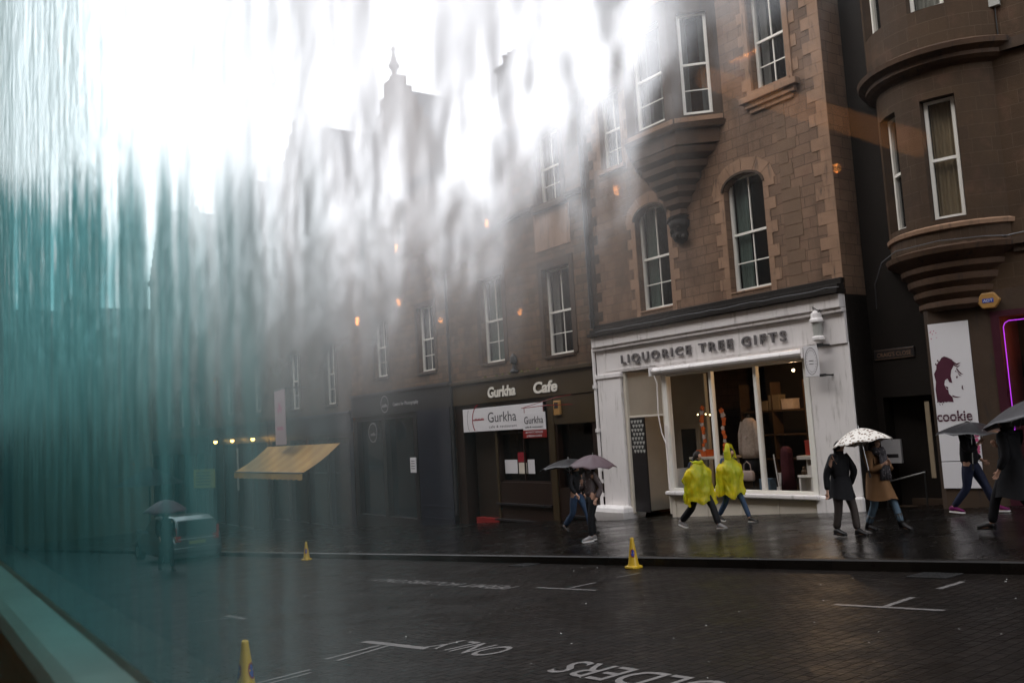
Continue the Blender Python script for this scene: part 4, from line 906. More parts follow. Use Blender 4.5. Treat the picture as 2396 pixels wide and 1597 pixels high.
ph = tall_house('gallery_building', 'brown stone building left of the cafe with a wide crow stepped gable', -38.2, -29.2, 10.3, 'stone_mid', [(-31.75, -30.45, 2.52, 5.10), (-35.75, -34.50, 2.62, 5.2), (-33.7, -32.5, 7.6, 10.0), (-37.2, -36.1, 7.6, 9.9)], [(-36.6, -29.6, 15.2, 8)], 'charcoal_front', 1.55, chim=[(-31.0, D0 + 5, 12, 15.8)])
s = MB(); fn = lambda u, v, w: P0(-33.95 + u, -.13 - w, 1.30 + v); text_mb(s, 'Centre for Photography', .22, fn, .006, 2.2)
ringmesh(s, -34.7, 1.42, .36, .36, .03, -.135); fn = lambda u, v, w: P0(-34.95 + u, -.13 - w, 1.30 + v); text_mb(s, 'stills', .2, fn, .004, .5); s.build('sign_lettering', 'faint_letter', ph, fix=False)
dk = thing('disc_sign', 'round dark projecting sign with a thin pale ring left of the photography centre door', 'sign', P0(-35.3, -.4, .3))
s = MB(); s.tube([P0(-35.3, -.44, .25), P0(-35.3, -.38, .25)], .42, 32); s.build('disc', 'charcoal_front', dk); s = MB(); ringmesh(s, -35.3, .25, .41, .41, .03, -.445); fn = lambda u, v, w: P0(-35.52 + u, -.445 - w, .12 + v); text_mb(s, 'stills', .18, fn, .002, .46); s.build('sign_lettering', 'faint_letter', dk, fix=False); s = MB(); s.tube([P0(-35.3, -.38, .25), P0(-35.3, -.08, .25)], .03, 8); s.build('bracket', 'iron', dk)
s = MB(); s.box(-31.9, -29.35, -.14, -.102, -3.6, 1.0, P0); s.box(-31.7, -29.5, -.16, -.141, -2.75, -2.70, P0); s.box(-31.7, -29.5, -.16, -.141, -3.2, -3.16, P0); s.build('blue_shutter', 'blue_front', ph)
nb = thing('notice_box', 'small white notice fixed to the dark front beside the blue shutter', 'notice', P0(-32.4, -.1, -1.3))
s = MB(); s.box(-32.6, -32.15, -.16, -.11, -1.45, -.85, P0); s.build('notice_board', 'sign_white', nb, bevel=.01); s = MB()
for k in range(4): s.box(-32.53, -32.22, -.163, -.1605, -1.3 + k * .1, -1.27 + k * .1, P0)
s.build('print', 'sign_ink', nb)
h2 = tall_house('stone_house', 'grey stone house with a finial topped gable above the yellow awning', -49.2, -38.2, 12.3, 'stone_grey', [(-40.9 - .35, -40.0, 1.75, 4.7), (-45.9, -44.6, 1.75, 4.7), (-44.3, -43.0, 6.9, 9.3), (-47.0, -45.8, 6.9, 9.3), (-43.4, -42.5, 10.6, 12.0)], [(-48.2, -38.6, 16.9, 8)], 'blue_front', .9, chim=[(-48.4, D0 + 4, 14, 17.0)])
h3 = tall_house('stone_house', 'pale misty stone house with a pointed gable, second beyond the awning', -60.5, -49.2, 11.5, 'stone_grey', [(-57.0, -55.4, 2.0, 4.9), (-51.8, -50.4, 1.9, 5.1), (-55.4, -54.2, 6.8, 9.4), (-53.4, -52.2, 6.8, 9.4), (-59.4, -58.2, 6.8, 9.4)], [(-58.0, -49.8, 16.8, 8)], 'charcoal_front', .9, chim=[(-50.4, D0 + 5, 13, 15.9)])
h4 = tall_house('stone_house', 'farthest misty house of the row with a sharp gable at the street bend', -76.0, -60.5, 13.5, 'stone_grey', [(-63.8, -62.4, 1.6, 4.4), (-67.8, -66.4, 1.6, 4.4), (-71.8, -70.4, 1.6, 4.4), (-63.8, -62.4, 6.6, 9.2), (-67.8, -66.4, 6.6, 9.2), (-71.8, -70.4, 6.6, 9.2)], [(-75.9, -67.5, 19.0, 9), (-66.8, -61, 17.0, 7)], 'charcoal_front', .4, chim=[(-66, D0 + 6, 15, 17.5)])
# terrace closing the street where it bends
EB = Plane(-96, 30, -pi / 2)
def end_house(label, u0, u1, zt, seed):
    b = thing('terrace_house', label, 'building', (-96, 30 - (u0 + u1) / 2, -8.5), group='misty terrace houses closing the end of the street'); r = random.Random(seed); ws = []
    n = int((u1 - u0) / 2.6)
    for j in range(4):
        for k in range(n): u = u0 + 1.0 + k * (u1 - u0 - 1.0) / n; z = -3.6 + j * 3.6; ws.append((u, u + 1.1, z, z + 2.0))
    s = MB(); wall_face(s, EB, u0, u1, -9.5, zt, ws); s.box(u0, u1, .3, 9, -9.5, zt, EB); s.build('front_wall', 'stone_grey', b, fix=False)
    for w in ws:
        f = MB(); f.box(w[0], w[0] + .1, .12, .2, w[2], w[3], EB); f.box(w[1] - .1, w[1], .12, .2, w[2], w[3], EB); f.box(w[0], w[1], .10, .21, w[2] - .06, w[2] + .08, EB); f.box(w[0], w[1], .115, .19, w[3] - .1, w[3] - .002, EB); f.box(w[0] + .1, w[1] - .1, .13, .18, (w[2] + w[3]) / 2 - .04, (w[2] + w[3]) / 2 + .04, EB); wi = f.build('window', 'white_sash', b)
        g = MB(); g.quad(EB(w[0] + .1, .16, w[2]), EB(w[1] - .1, .16, w[2]), EB(w[1] - .1, .16, w[3]), EB(w[0] + .1, .16, w[3])); g.build('pane', 'car_glass', wi)
    s = MB(); zr = zt + 2.2; s.add([EB(u0, -.2, zt), EB(u1, -.2, zt), EB(u1, 4.5, zr), EB(u0, 4.5, zr), EB(u0, 9.2, zt), EB(u1, 9.2, zt)], [(0, 1, 2, 3), (3, 2, 5, 4), (0, 3, 4), (1, 5, 2)]); s.build('roof', 'slate', b, fix=False)
    c = MB(); um = u0 + .5; c.box(um, um + 1.6, 2.2, 3.2, zt, zr + 1.1, EB); ch = c.build('chimney', 'soot_stone', b)
    c = MB()
    for k in range(4): p = EB(um + .3 + k * .33, 2.7, 0); c.lathe([(.14, zr + 1.1), (.12, zr + 1.7), (.15, zr + 1.75)], p[0], p[1], 8)
    c.build('chimney_pot', 'dressed_dark', ch)
end_house('pale distant terrace house with a chimney, nearest the gabled row', 3, 14, 11.6, 1)
end_house('pale distant terrace house in the middle of the street end', 14, 26, 11.2, 2)
end_house('pale distant terrace house at the left edge of the street end', 26, 40, 12.0, 3)

# unseen houses added behind the viewer, made tall to shade the street
ob = thing('unseen_shade_house', 'unseen stone house added behind the viewer, made tall to shade the street', 'building', (-30, -9, -3))
s = MB(); NS = Plane(80, -6.0, pi); hs = [(2 + 3.2 * k, 3.2 + 3.2 * k, 1.0 + 3.6 * j, 3.2 + 3.6 * j) for k in range(56) for j in range(7)]; wall_face(s, NS, 0, 185, -10, 26, hs); s.box(0, 185, .3, 9, -10, 26, NS); s.build('front_wall', 'stone_grey', ob, fix=False)
s = MB(); s.add([NS(0, -.3, 26), NS(185, -.3, 26), NS(185, 4.5, 29), NS(0, 4.5, 29), NS(0, 9.2, 26), NS(185, 9.2, 26)], [(0, 1, 2, 3), (3, 2, 5, 4), (0, 3, 4), (1, 5, 2)]); s.build('roof', 'slate', ob, fix=False)
s = MB()
for h in hs: s.quad(NS(h[0], .2, h[2]), NS(h[1], .2, h[2]), NS(h[1], .2, h[3]), NS(h[0], .2, h[3]))
s.build('window_pane', 'car_glass', ob, fix=False)

# awning, lamps, banner and notice down the street
aw = thing('shop_awning', 'yellow cream shop awning with a striped slope down the street', 'awning', P0(-44.5, -1, -.2))
s = MB(); a0_, a1_ = -49.3, -39.5; n = 8; pr = []
for k in range(n + 1):
    f = k / n; pr.append((-.1 - 1.9 * f, -.12 - 1.25 * f - .10 * sin(pi * f)))
for i in range(2 * 7):
    ua, ub = a0_ + (a1_ - a0_) * i / 14, a0_ + (a1_ - a0_) * (i + 1) / 14
    s.cur = i % 2
    for k in range(n): s.quad(P0(ua, *pr[k]), P0(ub, *pr[k]), P0(ub, *pr[k + 1]), P0(ua, *pr[k + 1]))
s.build('awning_cover', ['awning_cloth', 'awning_stripe'], aw, smooth=True)
s = MB()
for i in range(28):
    ua, ub = a0_ + (a1_ - a0_) * i / 28, a0_ + (a1_ - a0_) * (i + 1) / 28; e = pr[-1]
    s.quad(P0(ua, e[0], e[1]), P0(ub, e[0], e[1]), P0(ub, e[0] - .02, e[1] - .34 + (.04 if i % 2 else 0)), P0(ua, e[0] - .02, e[1] - .34 + (0 if i % 2 else .04)))
s.build('valance', 'awning_cloth', aw)
s = MB(); s.tube([P0(a0_, pr[-1][0], pr[-1][1]), P0(a1_, pr[-1][0], pr[-1][1])], .03, 6)
for u in (a0_ + .2, a1_ - .2): s.tube([P0(u, -.1, -1.5), P0(u, pr[-1][0], pr[-1][1])], .02, 6)
s.build('awning_arm', 'iron', aw)
for i, (u, lb) in enumerate(((-50.56, 'warm swan neck lamp nearest the yellow awning, first of three'), (-54.26, 'warm swan neck lamp in the middle of the three'), (-57.61, 'warm swan neck lamp farthest from the yellow awning'))):
    t_ = thing('sign_lamp', lb, 'lamp', P0(u, -.3, .3), group='warm lamps over a shop sign'); s = MB(); s.tube([P0(u, -.08, .55), P0(u, -.35, .7), P0(u, -.5, .52)], .025, 6); s.lathe([(.17, .42), (.06, .54)], u, D0 - .5, 10); s.build('lamp_arm', 'iron', t_); s = MB(); s.ball(P0(u, -.5, .36), .12, 8); s.build('bulb', 'spot_amber', t_)
s = MB(); s.tube([P0(-54.1, -.25, -.1), P0(-54.1, -.25, -2.6)], .06, 8); tag(s.build('pale_pipe', 'curtain'), 'pale upright post on the shopfront under the middle sign lamp', 'post')
bn = thing('hanging_banner', 'tall pinkish banner hanging out from the wall above the yellow awning', 'banner', P0(-46, -.8, 1.0))
BP = Plane(-44.2, D0 - 1.0, radians(-8)); s = MB(); s.box(-2.1, .25, -.02, .02, -.05, 2.75, BP); s.build('banner_cloth', 'banner_cloth', bn)
s = MB()
for u, z, q in ((-.95, 1.9, .3), (-.6, 1.75, .22), (-1.25, 1.7, .2)): s.prism([(u - q, z + q), (u, z - q), (u + q, z + q), (u, z + q * .3)], -.026, -.0215, BP)
for k in range(6): s.box(-1.6 + k * .25, -1.45 + k * .25, -.026, -.0215, .70, .88, BP)
s.build('banner_print', 'pink_print', bn)
s = MB(); s.tube([BP(-2.1, 0, 2.8), BP(.3, 0, 2.8), BP(.3, 1.1, 2.8)], .03, 6); s.build('banner_pole', 'iron', bn)
an = thing('notice_board', 'square yellow notice on a post beyond the yellow awning', 'notice', P0(-52, -4.2, -2.5))
NP = Plane(-47.2, D0 - 4.2, radians(20)); s = MB(); s.box(-.85, .85, -.03, .03, -2.0, -1.05, NP); s.build('board', 'notice_yellow', an)
s = MB()
for k in range(5): s.box(-.65, .5 + .1 * (k % 2), -.034, -.031, -1.85 + k * .15, -1.80 + k * .15, NP)
s.build('board_print', 'charcoal_front', an); s = MB(); s.tube([NP(0, .06, -1.0), NP(0, .06, -4.6)], .04, 8); s.build('post', 'iron', an)
bt = thing('market_umbrella', 'dark shop parasol past the yellow awning', 'parasol', (-58, 13.2, -4.5))
s = MB(); s.rings([[(-58 + r * cos(a), 13.2 + r * sin(a), z) for a in [2 * pi * k / 8 for k in range(8)]] for r, z in ((2.1, -2.0), (1.2, -1.5), (.05, -.9))]); s.build('canopy', 'black_cloth', bt); s = MB(); s.tube([(-58, 13.2, -4.9), (-58, 13.2, -1)], .05, 8); s.build('pole', 'iron', bt)

# ------------------------------------------------------------------ right hand building with its round corner
PR = Plane(-10.1, D0, radians(14))
rb = thing('corner_building', 'dark brown stone building at the right with a rounded corbelled corner turret', 'building', (-7.0, 18.4, -1.8))
s = MB(); wall_face(s, PR, 1.0, 13, 2.2, 15, [(4.4, 5.6, 3.7, 6.2), (8.4, 9.6, 3.7, 6.2)]); s.build('front_wall', 'stone_right', rb, fix=False)
sash(rb, PR, 4.4, 5.6, 3.7, 6.2, curt='blind_pale', cside=0); sash(rb, PR, 8.4, 9.6, 3.7, 6.2, curt='blind_pale', cside=0)
TC = Vector((-9.84, 18.75)); TR = 1.5
def tp(ang, r, z):  # ang measured from the wall's outward normal towards the alley
    a = radians(ang - 14); return (TC.x - r * sin(a), TC.y - r * cos(a), z)
A_ = sorted(set([-62, -50, -38, -27, -15.5, -3, 10] + list(range(18, 33, 7)) + [33, 42, 51, 60, 72, 86, 100, 120, 150])); hol = [(-15.5, 10, 3.70, 6.17), (33, 60, 3.70, 6.17)]
ZZ = [3.10, 3.7, 6.17, 6.8, 8.0, 10.4, 15]
s = MB()
for i in range(len(A_) - 1):
    for j in range(len(ZZ) - 1):
        ac, zc = (A_[i] + A_[i + 1]) / 2, (ZZ[j] + ZZ[j + 1]) / 2; R_ = TR if zc < 6.8 else TR + .12
        if any(h[0] < ac < h[1] and h[2] < zc < h[3] for h in hol) or (8.0 < zc < 10.4 and (33 < ac < 60 or -15.5 < ac < 10)): continue
        s.quad(tp(A_[i], R_, ZZ[j]), tp(A_[i + 1], R_, ZZ[j]), tp(A_[i + 1], R_, ZZ[j + 1]), tp(A_[i], R_, ZZ[j + 1]))
s.build('turret_wall', 'stone_right', rb, smooth=False, fix=False)
def turret_window(a0, a1, z0, z1, R_, cu):
    p, q = Vector(tp(a1, R_ - .16, 0)), Vector(tp(a0, R_ - .16, 0)); L = (q - p).length; an_ = atan2(q.y - p.y, q.x - p.x); pl = Plane(p.x, p.y, an_)
    s = MB()
    for a in (a0, a1): s.quad(tp(a, R_, z0), tp(a, R_ - .17, z0), tp(a, R_ - .17, z1), tp(a, R_, z1))
    for z in (z0, z1): s.add([tp(a0 + (a1 - a0) * k / 4, R_, z) for k in range(5)] + [tp(a1, R_ - .17, z), tp(a0, R_ - .17, z)], [tuple(range(7))])
    s.build('window_reveal', 'dressed_dark', rb, fix=False)
    sash(rb, pl, .01, L - .01, z0 + .004, z1 - .004, depth=.0, bars=(0, 0, 0, 0), curt=cu, cside=0, thick=.065)
turret_window(-15.5, 10, 3.70, 6.17, TR, 'blind_warm'); turret_window(33, 60, 3.70, 6.17, TR, None)
turret_window(33, 60, 8.0, 10.4, TR + .12, 'blind_pale'); turret_window(-15.5, 10, 8.0, 10.4, TR + .12, 'blind_pale')
def tring(R_, z, f=0, n=26, a0=-75, a1=150):  # f slides the ring towards the pier below
    pc = Vector(PR(.45, .55, 0)[:2]); c = TC.lerp(pc, f); pts = []
    for k in range(n): a = radians(a0 + (a1 - a0) * k / (n - 1) - 14); pts.append((c.x - R_ * sin(a), c.y - R_ * cos(a), z))
    return pts
cor = [(.75, 1.90, .95), (.86, 1.98, .9), (.86, 2.08, .9), (.80, 2.10, .85), (.96, 2.22, .75), (.98, 2.32, .75), (.92, 2.34, .7), (1.10, 2.46, .55), (1.12, 2.58, .55), (1.05, 2.60, .5), (1.26, 2.72, .35), (1.28, 2.82, .35), (1.22, 2.84, .3), (1.46, 2.95, .1), (1.60, 3.02, .0), (1.63, 3.12, 0), (1.50, 3.17, 0), (1.49, 3.2, 0)]
s = MB(); s.rings([tring(*c) for c in cor], True); s.build('turret_corbel', 'corbel_stone', rb)
s = MB(); s.rings([tring(r, z) for r, z in ((1.49, 6.72), (1.62, 6.78), (1.70, 6.84), (1.70, 6.92), (1.84, 7.0), (1.86, 7.1), (1.70, 7.18), (1.6, 7.22))], False); s.build('turret_string', 'corbel_stone', rb)
s = MB(); s.rings([tring(r, z) for r, z in ((1.49, 3.46), (1.55, 3.48), (1.56, 3.56), (1.49, 3.60))], False); s.build('turret_sill_band', 'dressed', rb)
s = MB(); s.box(1.6, 13, -.14, .02, 3.02, 3.16, PR); s.box(1.6, 13, -.06, .02, 2.88, 3.017, PR); s.box(1.6, 13, -.12, .02, 6.84, 7.05, PR); s.build('string_course', 'dressed_dark', rb)
s = MB(); s.tube([PR(1.4 + .5 * k, -.12, 3.2 + .03 * sin(k * 2)) for k in range(12)], .012, 5); s.tube([PR(-1.35, .7, 2.2), PR(-1.25, .45, 2.7), PR(-.95, .1, 3.1), PR(-.5, -.35, 3.22), PR(.4, -.62, 3.24), PR(1.2, -.4, 3.22), PR(1.6, -.1, 3.2)], .011, 5); s.build('cable', 'lead', rb)
# ground floor pier with the shop panel, then the dark maroon shopfront
s = MB(); s.rings([[PR(-.22, 1.5, z), PR(-.22, .12, z), PR(-.10, .0, z), PR(1.05, .0, z), PR(1.05, 1.5, z)] for z in (-2.6, 2.0)]); s.build('corner_pier', 'dressed_dark', rb)
s = MB(); s.box(1.052, 13, .0, .3, 1.78, 2.197, PR); s.build('lintel', 'dressed_dark', rb)
s = MB(); s.box(1.05, 1.20, -.02, .2, -2.3, 1.777, PR); s.box(1.20, 13, -.02, .2, 1.66, 1.777, PR); s.box(1.20, 13, -.02, .2, -2.4, -1.75, PR); s.box(4.2, 4.4, -.02, .2, -1.75, 1.66, PR); s.build('shopfront', 'maroon', rb)
s = MB(); s.quad(PR(1.2, .06, -1.75), PR(4.2, .06, -1.75), PR(4.2, .06, 1.66), PR(1.2, .06, 1.66)); s.build('shop_pane', 'shop_glass', rb)
s = MB(); s.quad(PR(1.2, 2.6, -2), PR(8, 2.6, -2), PR(8, 2.6, 1.8), PR(1.2, 2.6, 1.8)); s.quad(PR(1.2, .2, 1.7), PR(8, .2, 1.7), PR(8, 2.6, 1.7), PR(1.2, 2.6, 1.7)); s.quad(PR(1.2, .2, -1.8), PR(1.2, 2.6, -1.8), PR(1.2, 2.6, 1.7), PR(1.2, .2, 1.7)); s.quad(PR(1.2, .2, -1.76), PR(8, .2, -1.76), PR(8, 2.6, -1.76), PR(1.2, 2.6, -1.76)); s.build('shop_interior', 'burgundy_cloth', rb, fix=False)
s = MB(); s.box(-1.6, 13, 1.5, 1.7, -2.6, 15, PR); s.build('core_wall', 'soot_stone', rb)
# white shop panel with the printed head and name
sp = thing('printed_sign', 'tall white panel with a dark printed head and the word cookie on the corner pier', 'sign', PR(.25, -.03, -1.5))
s = MB(); s.box(-.12, .64, -.035, -.003, -1.12, 1.66, PR); s.box(-.12, .62, -.035, -.003, -1.66, -1.135, PR); s.build('sign_panel', 'sign_white', sp, bevel=.004)
def flat(mb, pts, y=-.039): mb.add([PR(u, y, z) for u, z in pts], [tuple(range(len(pts)))])
def Q(cx, cy): return (-.12 + (cx - 1085) / 390 * .77, .98 - (cy - 455) / 300 * .96)   # from the panel's print to its face
s = MB(); hairp = [(1105, 735), (1100, 660), (1112, 610), (1100, 560), (1128, 530), (1132, 505), (1150, 490), (1170, 478), (1190, 460), (1215, 454), (1240, 460), (1262, 468), (1290, 480), (1300, 505), (1290, 525), (1270, 545), (1258, 580), (1268, 625), (1240, 618), (1225, 595), (1200, 605), (1190, 630), (1205, 660), (1222, 665), (1225, 690), (1255, 712), (1262, 745), (1215, 738), (1190, 742), (1165, 735), (1140, 745), (1120, 738)]
import mathutils
def poly_fan(mb, pts, y):
    tri = mathutils.geometry.tessellate_polygon([[Vector((p[0], p[1], 0)) for p in pts]]); mb.add([PR(u, y, z) for u, z in pts], [tuple(t_) for t_ in tri])
poly_fan(s, [Q(*p) for p in hairp], -.039)
for st in ([(1290, 485), (1325, 505), (1368, 500), (1330, 516), (1292, 500)], [(1290, 500), (1330, 522), (1362, 515), (1332, 530), (1290, 512)], [(1320, 530), (1350, 560), (1382, 578), (1346, 570), (1318, 540)], [(1322, 545), (1340, 572), (1365, 585), (1338, 582)], [(1300, 555), (1312, 548), (1322, 560), (1312, 556)], [(1308, 588), (1322, 580), (1324, 594), (1312, 598)], [(1352, 650), (1364, 642), (1360, 660), (1368, 672), (1350, 664)], [(1252, 700), (1300, 712), (1340, 714), (1300, 717), (1258, 712)], [(1200, 640), (1226, 650), (1222, 662), (1206, 655)], [(1130, 490), (1118, 500), (1142, 515)], [(1150, 470), (1140, 480), (1168, 492)]): poly_fan(s, [Q(*p) for p in st], -.039)
rp = random.Random(8)
for k in range(16): a, c, q = rp.uniform(1100, 1230), rp.uniform(700, 760), rp.uniform(3, 9); flat(s, [Q(a + q * cos(j * 1.26), c + q * sin(j * 1.26)) for j in range(5)])
fn = lambda u, v, w: PR(-.115 + u, -.040, -.32 + v); text_mb(s, 'cookie', .29, fn, 0, .66, bold=.006); s.build('panel_print', 'maroon_print', sp, fix=False)
s = MB()
for k in range(3): s.box(-.10, .54, -.0425, -.0415, -.285 + k * .05, -.279 + k * .05, PR)
s.build('print_lines', 'sign_white', sp)
s = MB()
for k in range(46):
    f = rp.random() ** .6; a = .62 - .42 * (1 - f) * rp.random() - .02; c = -1.08 + .42 * f * rp.random() + .1 * f; q = rp.uniform(.006, .028) * (.6 + f); flat(s, [(min(.635, a + q * cos(j * 1.05) * rp.uniform(.6, 1.3)), max(-1.115, c + q * sin(j * 1.05) * rp.uniform(.6, 1.3))) for j in range(6)], -.038 - k * .00004)
for k in range(8): a, c, q = rp.uniform(-.1, .05), rp.uniform(1.35, 1.55), rp.uniform(.006, .016); flat(s, [(a + q * cos(j * 1.05), c + q * sin(j * 1.05)) for j in range(6)], -.0385 - k * .00004)
s.build('panel_splash', 'pink_print', sp, fix=False)
al = thing('alarm_box', 'hexagonal orange alarm box with blue plate above the neon window', 'alarm box', PR(1.05, -.1, 2.0))
s = MB(); hx = [(1.07 + .19 * cos(a) * 1.15, 1.99 + .18 * sin(a)) for a in [k * pi / 3 for k in range(6)]]; s.prism(hx, -.13, -.003, PR); s.build('alarm_case', 'orange_box', al, bevel=.02)
s = MB(); s.box(.97, 1.17, -.136, -.131, 1.95, 2.03, PR); s.build('alarm_plate', 'blue_print', al); s = MB(); fn = lambda u, v, w: PR(.985 + u, -.139, 1.965 + v); text_mb(s, 'ADT', .07, fn, 0, .17); s.build('alarm_lettering', 'sign_white', al, fix=False)
ne = thing('neon_outline', 'thin violet neon tube outlining the dark shop window at the right edge', 'neon sign', PR(1.3, -.05, 1))
s = MB(); s.tube([PR(1.27, -.04, -1.0), PR(1.27, -.04, 1.45), PR(1.30, -.04, 1.52), PR(1.37, -.04, 1.56), PR(4.1, -.04, 1.56)], .009, 8); s.build('neon_tube', 'neon', ne)
sm = thing('shirt_display', 'amber shirt hanging in the dark window behind the violet neon', 'shirt', PR(1.9, .8, 0))
s = MB(); s.prism([(1.62, 1.05), (1.78, 1.15), (1.9, 1.12), (2.02, 1.15), (2.22, 1.02), (2.30, .72), (2.16, .68), (2.12, .3), (1.68, .3), (1.70, .75)], .60, .72, PR); s.build('shirt_body', 'tan_cloth', sm, bevel=.02)
s = MB(); s.tube([PR(1.75, .66, 1.12), PR(1.9, .66, 1.25), PR(2.05, .66, 1.12)], .01, 5); s.build('hanger', 'iron', sm)
lt = thing('window_lamp', 'small amber lamp in the dark shop window at the right edge', 'lamp', PR(2.1, .5, 1.35)); s = MB(); s.ball(PR(1.78, .5, 1.36), .035, 8); s.build('bulb', 'spot_amber', lt); s = MB(); s.tube([PR(1.78, .5, 1.69), PR(1.78, .5, 1.39)], .01, 5); s.build('cord', 'iron', lt)
pl_ = bpy.data.lights.new('window_light', 'POINT'); pl_.energy = 2.5; pl_.color = (1, .5, .2); pl_.shadow_soft_size = .05; o = bpy.data.objects.new('window_light', pl_); COL.objects.link(o); o.location = PR(1.9, .3, 1.2)
wb = thing('wall_box', 'small pale box high on the brown wall near the top right corner', 'junction box', PR(1.9, -.1, 7.9)); s = MB(); s.box(1.65, 1.85, -.1, -.003, 7.78, 7.98, PR); s.build('box_case', 'curtain', wb, bevel=.01); s = MB(); s.tube([PR(1.75, -.04, 7.77), PR(1.75, -.04, 6.9)], .012, 5); s.build('cable', 'iron', wb)

nx_ = thing('unseen_end_house', 'unseen stone house added uphill beyond the right edge to block open sky', 'building', PR(30, 2, 0))  # unseen house added to keep open sky light off the road
s = MB(); hs = [(14 + 3.1 * k, 15.2 + 3.1 * k, 3.6 + 3.5 * j, 5.8 + 3.5 * j) for k in range(18) for j in range(3)]; wall_face(s, PR, 13.01, 72, -3, 15.5, hs); s.box(13.01, 72, .3, 9, -3, 15.5, PR); s.build('front_wall', 'stone_right', nx_, fix=False)
s = MB()
for h in hs: s.quad(PR(h[0], .2, h[2]), PR(h[1], .2, h[2]), PR(h[1], .2, h[3]), PR(h[0], .2, h[3]))
s.build('window_pane', 'car_glass', nx_, fix=False)
s = MB(); s.box(13.01, 72, -.3, 9, 15.51, 15.8, PR); s.build('roof', 'slate', nx_)
s = MB(); s.box(1.0, 13, 1.71, 9, 14.9, 15.6, PR); s.build('roof', 'slate', rb)

# ------------------------------------------------------------------ the close between the two buildings
cw = thing('close_gateway', 'sooty stone gateway wall of the narrow close between shop and turret', 'wall', (-11.3, 18.35, pave_z(-11, 18)))
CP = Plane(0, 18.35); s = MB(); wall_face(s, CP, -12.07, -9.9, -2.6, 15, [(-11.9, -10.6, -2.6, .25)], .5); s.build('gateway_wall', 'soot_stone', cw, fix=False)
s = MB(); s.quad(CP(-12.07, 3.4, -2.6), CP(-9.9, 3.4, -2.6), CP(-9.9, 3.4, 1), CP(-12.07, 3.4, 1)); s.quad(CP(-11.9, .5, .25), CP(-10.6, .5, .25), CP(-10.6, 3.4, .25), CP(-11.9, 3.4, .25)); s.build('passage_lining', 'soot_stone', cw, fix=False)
s = MB()
for k in range(7): s.box(-11.95, -10.5, .1 + k * .3, 3.2, -2.3 + k * .15, -2.152 + k * .15, CP)
tag(s.build('stone_steps', 'dressed_dark', bevel=.01), 'dark worn stone steps rising into the close', 'steps')
hr = thing('handrail', 'thin pale handrail sloping up the steps of the close', 'handrail', (-11.6, 18.15, -2)); s = MB(); s.tube([(-11.92, 18.15, -1.62), (-10.95, 18.15, -1.38)], .018, 8); s.build('rail', 'chrome', hr); s = MB(); s.tube([(-11.9, 18.15, -1.62), (-11.9, 18.15, -2.25)], .016, 6); s.tube([(-10.97, 18.15, -1.39), (-10.97, 18.15, -2.1)], .016, 6); s.build('post', 'iron', hr)
cs = thing('street_sign', 'rounded dark nameplate reading CRAIG\'S CLOSE in the shadow of the close', 'sign', (-11.55, 18.32, 1.2))
s = MB(); s.box(-12.0, -11.02, -.03, -.003, 1.08, 1.32, CP); s.build('plate', 'charcoal_front', cs, bevel=.02); s = MB(); fn = lambda u, v, w: CP(-11.92 + u, -.033, 1.15 + v); text_mb(s, "CRAIG'S CLOSE", .13, fn, 0, .82); s.box(-11.97, -11.05, -.0335, -.031, 1.10, 1.108, CP); s.box(-11.97, -11.05, -.0335, -.031, 1.292, 1.30, CP); s.build('sign_lettering', 'dressed', cs, fix=False)
nb = thing('notice_board', 'pale framed notice half hidden behind the leaf print umbrella', 'notice', (-12.0, 18.2, -.9))
s = MB(); s.box(-12.02, -11.55, -.06, -.003, -1.2, -.68, CP); s.build('board', 'faint_letter', nb); s = MB(); s.box(-11.97, -11.62, -.065, -.0605, -1.08, -1.0, CP); s.build('print', 'charcoal_front', nb)
s = MB(); s.box(-.34, -.26, -.02, .03, -1.45, .10, PR); tag(s.build('wooden_batten', 'kraft'), 'thin pale wooden batten upright beside the white panel', 'batten')

# ------------------------------------------------------------------ people
def skin_obj(name, joints, edges, mat, parent, sub=1):
    """one continuous surface grown round a jointed line; joints = [(point, radius)], root first"""
    me = bpy.data.meshes.new(name); me.from_pydata([j[0] for j in joints], edges, [])
    o = bpy.data.objects.new(name, me); COL.objects.link(o)
    o.modifiers.new('skin', 'SKIN')
    sv = me.skin_vertices[0].data
    for i, j in enumerate(joints):
        r = j[1] if isinstance(j[1], tuple) else (j[1], j[1]); sv[i].radius = r; sv[i].use_root = (i == 0)
    md = o.modifiers.new('sub', 'SUBSURF'); md.levels = md.render_levels = sub
    dg = bpy.context.evaluated_depsgraph_get(); m2 = bpy.data.meshes.new_from_object(o.evaluated_get(dg))
    m2.materials.clear(); m2.materials.append(M[mat]); m2.name = name
    for p in m2.polygons: p.use_smooth = True; p.material_index = 0
    bpy.data.objects.remove(o); bpy.data.meshes.remove(me)
    o = bpy.data.objects.new(name, m2); COL.objects.link(o); o.parent = parent; WL[o.name] = Vector((0, 0, 0)); return o
def lerp(a, b, f): return tuple(a[i] + (b[i] - a[i]) * f for i in range(3))
